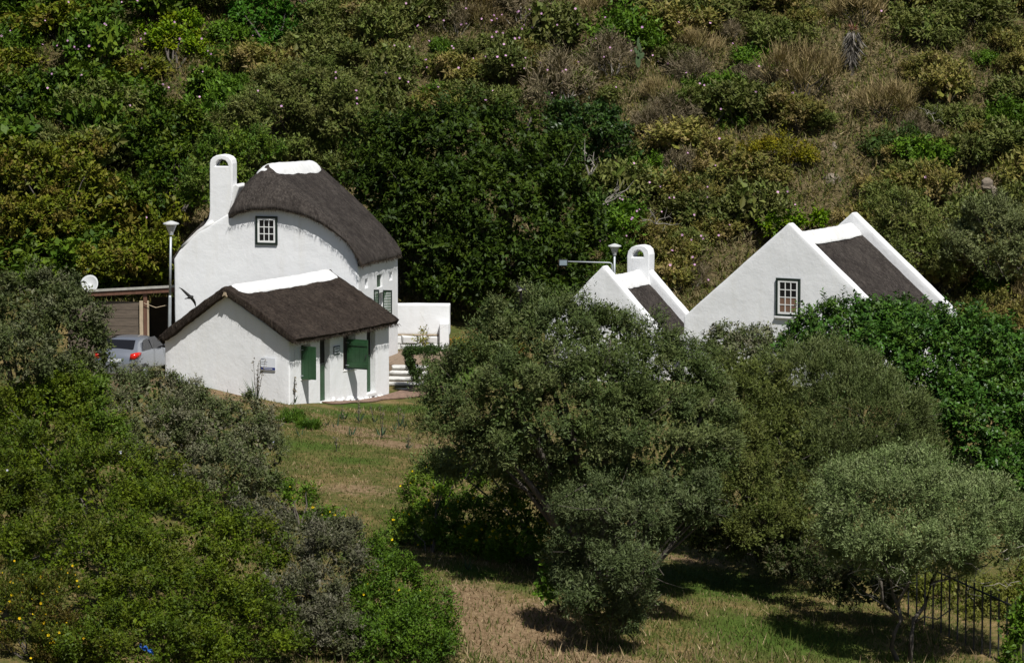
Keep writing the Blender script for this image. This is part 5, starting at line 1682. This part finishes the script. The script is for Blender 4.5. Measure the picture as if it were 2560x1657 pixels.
# ------------------------------------------------------------------ rocks, aloe, cactus, dead branches, litter
def rock(label, u, v, d, sx, sy, sz, seed, group):
    r = np.random.default_rng(seed)
    c = P(u, v, d)
    bm = bmesh.new()
    bmesh.ops.create_icosphere(bm, subdivisions=3, radius=1)
    ph = r.uniform(0, 6, 6)
    for vtx in bm.verts:
        p = np.array(vtx.co)
        k = 1 + .16 * math.sin(p[0] * 3.1 + ph[0]) * math.sin(p[1] * 2.7 + ph[1]) + .12 * math.sin(p[2] * 5 + ph[2]) + .06 * math.sin(p[0] * 9 + ph[3]) * math.sin(p[2] * 8 + ph[4])
        vtx.co = Vector((p[0] * k * sx, p[1] * k * sy, p[2] * k * sz))
    me = bpy.data.meshes.new("rock"); bm.to_mesh(me); bm.free()
    o = link("rock", me, ROCK, None)
    o.location = tuple(c); o.rotation_euler = (0, 0, r.uniform(0, 3))
    return tag(o, label, "rock", group)


for (lb, a_) in (("tall pale cracked rock standing on the slope above the barn ridge", (2086, 405, 169.5, .42, .4, .85, 1)), ("rough rock face partly overgrown just below the tall pale rock", (2080, 470, 167.5, .5, .4, .55, 2)),
                 ("small rounded rock half buried at the far right of the slope", (2468, 462, 164.5, .27, .25, .26, 3)), ("tan sliver of rock leaning below the rounded rock at far right", (2486, 485, 164, .12, .16, .34, 4))):
    rock(lb, *a_, "rocks on the slope")
g = P(2126, 148, 174.4)
aloe = thing("aloe", "aloe with a shaggy skirt of grey dead leaves and an orange-tipped top on the slope", "aloe", g)
ra_ = np.random.default_rng(6)
MB().tube([(0, 0, -1.6), (0.03, 0, .5), (.1, 0, 1.1)], [.16, .14, .10], 8).build("trunk", BARK, aloe)
vs, cs = [], []
n = 420
zc = ra_.uniform(.0, 1.25, n)
an = ra_.uniform(0, 6.283, n)
outd = np.stack([np.cos(an), np.sin(an), np.zeros(n)], 1)
pos = outd * .14 + np.stack([.1 * zc, np.zeros(n), zc], 1)
axd = unit(outd * .55 + np.array([0, 0, -.9]))
grey = np.array([(.22, .20, .17), (.12, .11, .095), (.32, .29, .25), (.06, .055, .05)])[ra_.integers(0, 4, n)]
V, Q, C = leaf_arrays(ra_, pos, axd, grey, 1, .05, .40, .055, .3)
o = link("dead_leaf_skirt", np_mesh("dead_leaf_skirt", V, Q, C), DRYLEAF, aloe); tag(o, kind="stuff")
n = 70
an = ra_.uniform(0, 6.283, n)
pos = np.stack([.12 + .05 * np.cos(an), .05 * np.sin(an), ra_.uniform(1.15, 1.3, n)], 1)
axd = unit(np.stack([np.cos(an) * .6, np.sin(an) * .6, ra_.uniform(.1, 1.2, n)], 1))
V, Q, C = leaf_arrays(ra_, pos, axd, np.array([(.36, .12, .06), (.28, .14, .09), (.30, .20, .14)])[ra_.integers(0, 3, n)], 1, .03, .24, .05, .3)
o = link("orange_leaves", np_mesh("orange_leaves", V, Q, C), DRYLEAF, aloe); tag(o, kind="stuff")
cg = P(1595, 168, 173.0)
cact = thing("prickly_pear", "tall narrow prickly pear cactus on the upper slope", "cactus", cg)
cact.scale = (.7, .7, .85)
CACT = simple("cactus_green", (.06, .10, .035), .6, .25, 8)
for (dx, dz, w_, h_, rot) in ((0, .1, .16, .30, .1), (.04, .45, .13, .26, -.2), (.10, .75, .10, .26, .15), (.0, 1.05, .08, .24, -.1), (.22, .38, .12, .2, -.7), (-.12, .62, .08, .2, .5)):
    pts = [(w_ * math.cos(t) * math.cos(rot) - h_ * math.sin(t) * math.sin(rot) + dx, w_ * math.cos(t) * math.sin(rot) + h_ * math.sin(t) * math.cos(rot) + dz + .15) for t in np.linspace(0, 2 * math.pi, 15)[:-1]]
    MB().prism(pts, -.04, .04).build("pad", CACT, cact, bevel=.025)


def dead_branch(label, base_px, d, tips, seed, r0=.03):
    r = np.random.default_rng(seed)
    b0 = P(*base_px, d)
    t = thing("dead_branch", label, "branch", b0, 0, "bleached dead branches on the slope")
    mb = MB()
    for (u_, v_) in tips:
        e = P(u_, v_, d - .3 + r.uniform(-.3, .3)) - b0
        m1, m2 = e * .35 + r.normal(0, .06, 3), e * .7 + r.normal(0, .06, 3)
        mb.tube([(0, 0, 0), m1, m2, e], [r0, r0 * .75, r0 * .5, r0 * .2], 5)
        for _ in range(3):
            f = r.uniform(.3, .8)
            s_ = e * f + r.normal(0, .04, 3)
            mb.tube([s_, s_ + unit(e + r.normal(0, 1.0, 3) * np.linalg.norm(e)) * r.uniform(.2, .45)], [r0 * .4, r0 * .12], 4)
    mb.build("bare_limbs", DEADTWIG, t)


dead_branch("fan of bleached dead branches right of the small dark tree", (1508, 512), 162.5, [(1560, 450), (1585, 452), (1548, 462), (1575, 470)], 1)
dead_branch("pale bare branch in the middle of the small dark tree", (1474, 440), 164.5, [(1492, 400), (1485, 380), (1462, 350)], 2, .045)
dead_branch("bleached dead twigs at the right of the slope by the silvery tree", (2330, 290), 168.5, [(2345, 270), (2310, 270), (2360, 310)], 3, .02)
dead_branch("tangle of grey dead twigs above the outhouse chimney", (1640, 560), 161.0, [(1600, 540), (1680, 530), (1700, 560), (1620, 520)], 4, .02)
# torn blue bag caught in the creeper
bc = P(366, 1622, 100.2)
pts = []
r = np.random.default_rng(12)
rows = []
for i in range(9):
    rows.append([np.array([(i - 4) * .06, -.05 * math.sin(i * 1.3), -.035 * (i - 4) + .05 * math.sin(i * 2.1)]) + np.array([.015 * math.sin(j * 2 + i), -.07 * math.sin(j * 1.7 + i * .9), (j - 2) * .045 * (.4 + .6 * abs(math.sin(i * 1.1 + 1)))]) for j in range(5)])
bag = MB().rows(rows).build("plastic_bag", BLUEBAG, None, smooth=True)
mm = bag.modifiers.new("solid", 'SOLIDIFY'); mm.thickness = .004
bag.location = tuple(bc); bag.scale = (.7, .7, .7)
tag(bag, "torn blue plastic bag caught in the creeper at bottom left", "plastic bag")


# ------------------------------------------------------------------ spiky plants on the bank
def spear_plant(seed, label, u, v, h, nleaf, stalks, sh, group=None, name="spear_plant"):
    r = np.random.default_rng(seed)
    g_ = G(u, v)
    t = thing(name, label, "plant", g_, 0, group)
    n = nleaf
    an = r.uniform(0, 6.283, n)
    ax_ = unit(np.stack([np.cos(an) * .45, np.sin(an) * .45, np.ones(n)], 1) + r.normal(0, .1, (n, 3)))
    V, Q, C = leaf_arrays(r, np.zeros((n, 3)) + r.normal(0, .03, (n, 3)) * [1, 1, 0], ax_, np.array([(.045, .085, .045), (.06, .10, .05), (.035, .06, .03)])[r.integers(0, 3, n)], 1, .01, h, .045, .15, 0)
    link("blades", np_mesh("blades", V, Q, C), LEAF, t)
    for k in range(stalks):
        a_ = r.uniform(0, 6.283); hh = sh * r.uniform(.7, 1.05)
        e = np.array([math.cos(a_) * .28 * sh * r.uniform(.1, .9), math.sin(a_) * .15, hh])
        MB().tube([(0, 0, 0), e * .5 + np.array([0, 0, .03]), e], [.012, .009, .005], 4).build("flower_stalk", BARK, t)
        m = 26
        f = r.uniform(.42, 1, m)
        p_ = e[None] * f[:, None] + r.normal(0, .03, (m, 3))
        V, Q, C = leaf_arrays(r, p_, unit(r.normal(0, 1, (m, 3)) + [0, 0, .6]), np.array([(.09, .075, .055), (.14, .12, .09), (.20, .17, .12)])[r.integers(0, 3, m)], 1, .01, .07, .04, .4)
        o = link("seed_heads", np_mesh("seed_heads", V, Q, C), DRYLEAF, t); tag(o, kind="stuff")
    return t


spear_plant(1, "tall seed-headed plant with spear leaves against the cottage gable", 641, 1012, .75, 16, 5, 1.5, name="tall_spear_plant")
wisp = "thin-bladed green plant with wispy stalks on the bank below the cottage"
for i, (u, v, h_, nl, sn_, sh) in enumerate(((860, 1056, .32, 8, 1, .5), (897, 1058, .36, 12, 2, .9), (954, 1096, .42, 14, 2, 1.2), (997, 1074, .45, 5, 1, .8), (1012, 1076, .5, 6, 1, .9), (878, 1096, .32, 9, 0, 0), (841, 1076, .34, 5, 0, 0), (755, 1096, .42, 5, 0, 0), (842, 1130, .4, 5, 1, .7), (818, 1068, .25, 8, 0, 0), (985, 1082, .3, 8, 0, 0), (1020, 1125, .3, 8, 1, .6), (935, 1060, .25, 8, 1, .8), (1170, 1430, .3, 12, 0, 0))):
    spear_plant(10 + i, wisp, u, v, h_, nl, sn_, sh, "wispy plants on the bank")
spear_plant(40, "thin dry stalks growing at the cottage's right front corner", 735, 1012, .2, 8, 3, .95, name="dry_stalks")

# ------------------------------------------------------------------ grass over the lawn and bare slope
rg = np.random.default_rng(77)
n = 150000
gx, gy = rg.uniform(-9, 13, n), rg.uniform(101, 143, n)
keep = np.ones(n, bool)
rel = np.stack([gx, gy], 1) - h2.o[:2]
lx, ly = rel @ h2.g[:2], rel @ h2.a[:2]
keep &= ~((lx > pl[0] - .05) & (lx < 1.2) & (ly > -.03) & (ly < L2 + 1.5))
so, lu, hl = ground_mix(gx, gy)
tuft = _sn(gx, gy, 3.0, 31) * .5 + _sn(gx, gy, 9.0, 32) * .5
keep &= rg.uniform(0, 1, n) < np.clip(.80 - so * .50 + tuft * .55, .08, 1)
gx, gy, so, lu, tuft = gx[keep], gy[keep], so[keep], lu[keep], tuft[keep]
n = len(gx)
gz = H(gx, gy)
near = np.clip((116 - gy) / 10, 0, 1)
hgt = rg.uniform(.035, .12, n) * (1 + .8 * np.clip(tuft, 0, 1)) * (1 + .9 * near)
tall = (rg.uniform(0, 1, n) < .05) & (gy < 112)
hgt = np.where(tall, hgt * 2.6, hgt)
dry = np.clip(.35 + .35 * _sn(gx, gy, .7, 33) + .3 * _sn(gx, gy, 2.1, 34) + .35 * so - .6 * lu + .25 * tall, 0, 1)
pick = rg.uniform(0, 1, n) < dry
green = np.array([(.075, .105, .020), (.060, .090, .016), (.095, .115, .028), (.085, .095, .025)])[rg.integers(0, 4, n)]
straw = np.array([(.27, .20, .11), (.21, .155, .085), (.33, .25, .145), (.17, .13, .06)])[rg.integers(0, 4, n)]
gc = np.where(pick[:, None], straw, green) * rg.uniform(.75, 1.25, (n, 1))
an = rg.uniform(0, 6.283, n)
sd = np.stack([np.cos(an), np.sin(an), np.zeros(n)], 1) * (.015 + .008 * near)[:, None]
b0 = np.stack([gx, gy, gz - .01], 1)
tip = b0 + np.stack([rg.normal(0, .45, n) * hgt, rg.normal(0, .45, n) * hgt, hgt], 1)
V = np.stack([b0 - sd, b0 + sd, tip], 1).reshape(-1, 3)
gr = link("grass", np_mesh("grass", V, np.arange(3 * n).reshape(-1, 3), np.repeat(gc, 3, 0)), DRYLEAF)
tag(gr, "short patchy green and straw grass over the lawn and bank", "grass", kind="stuff")
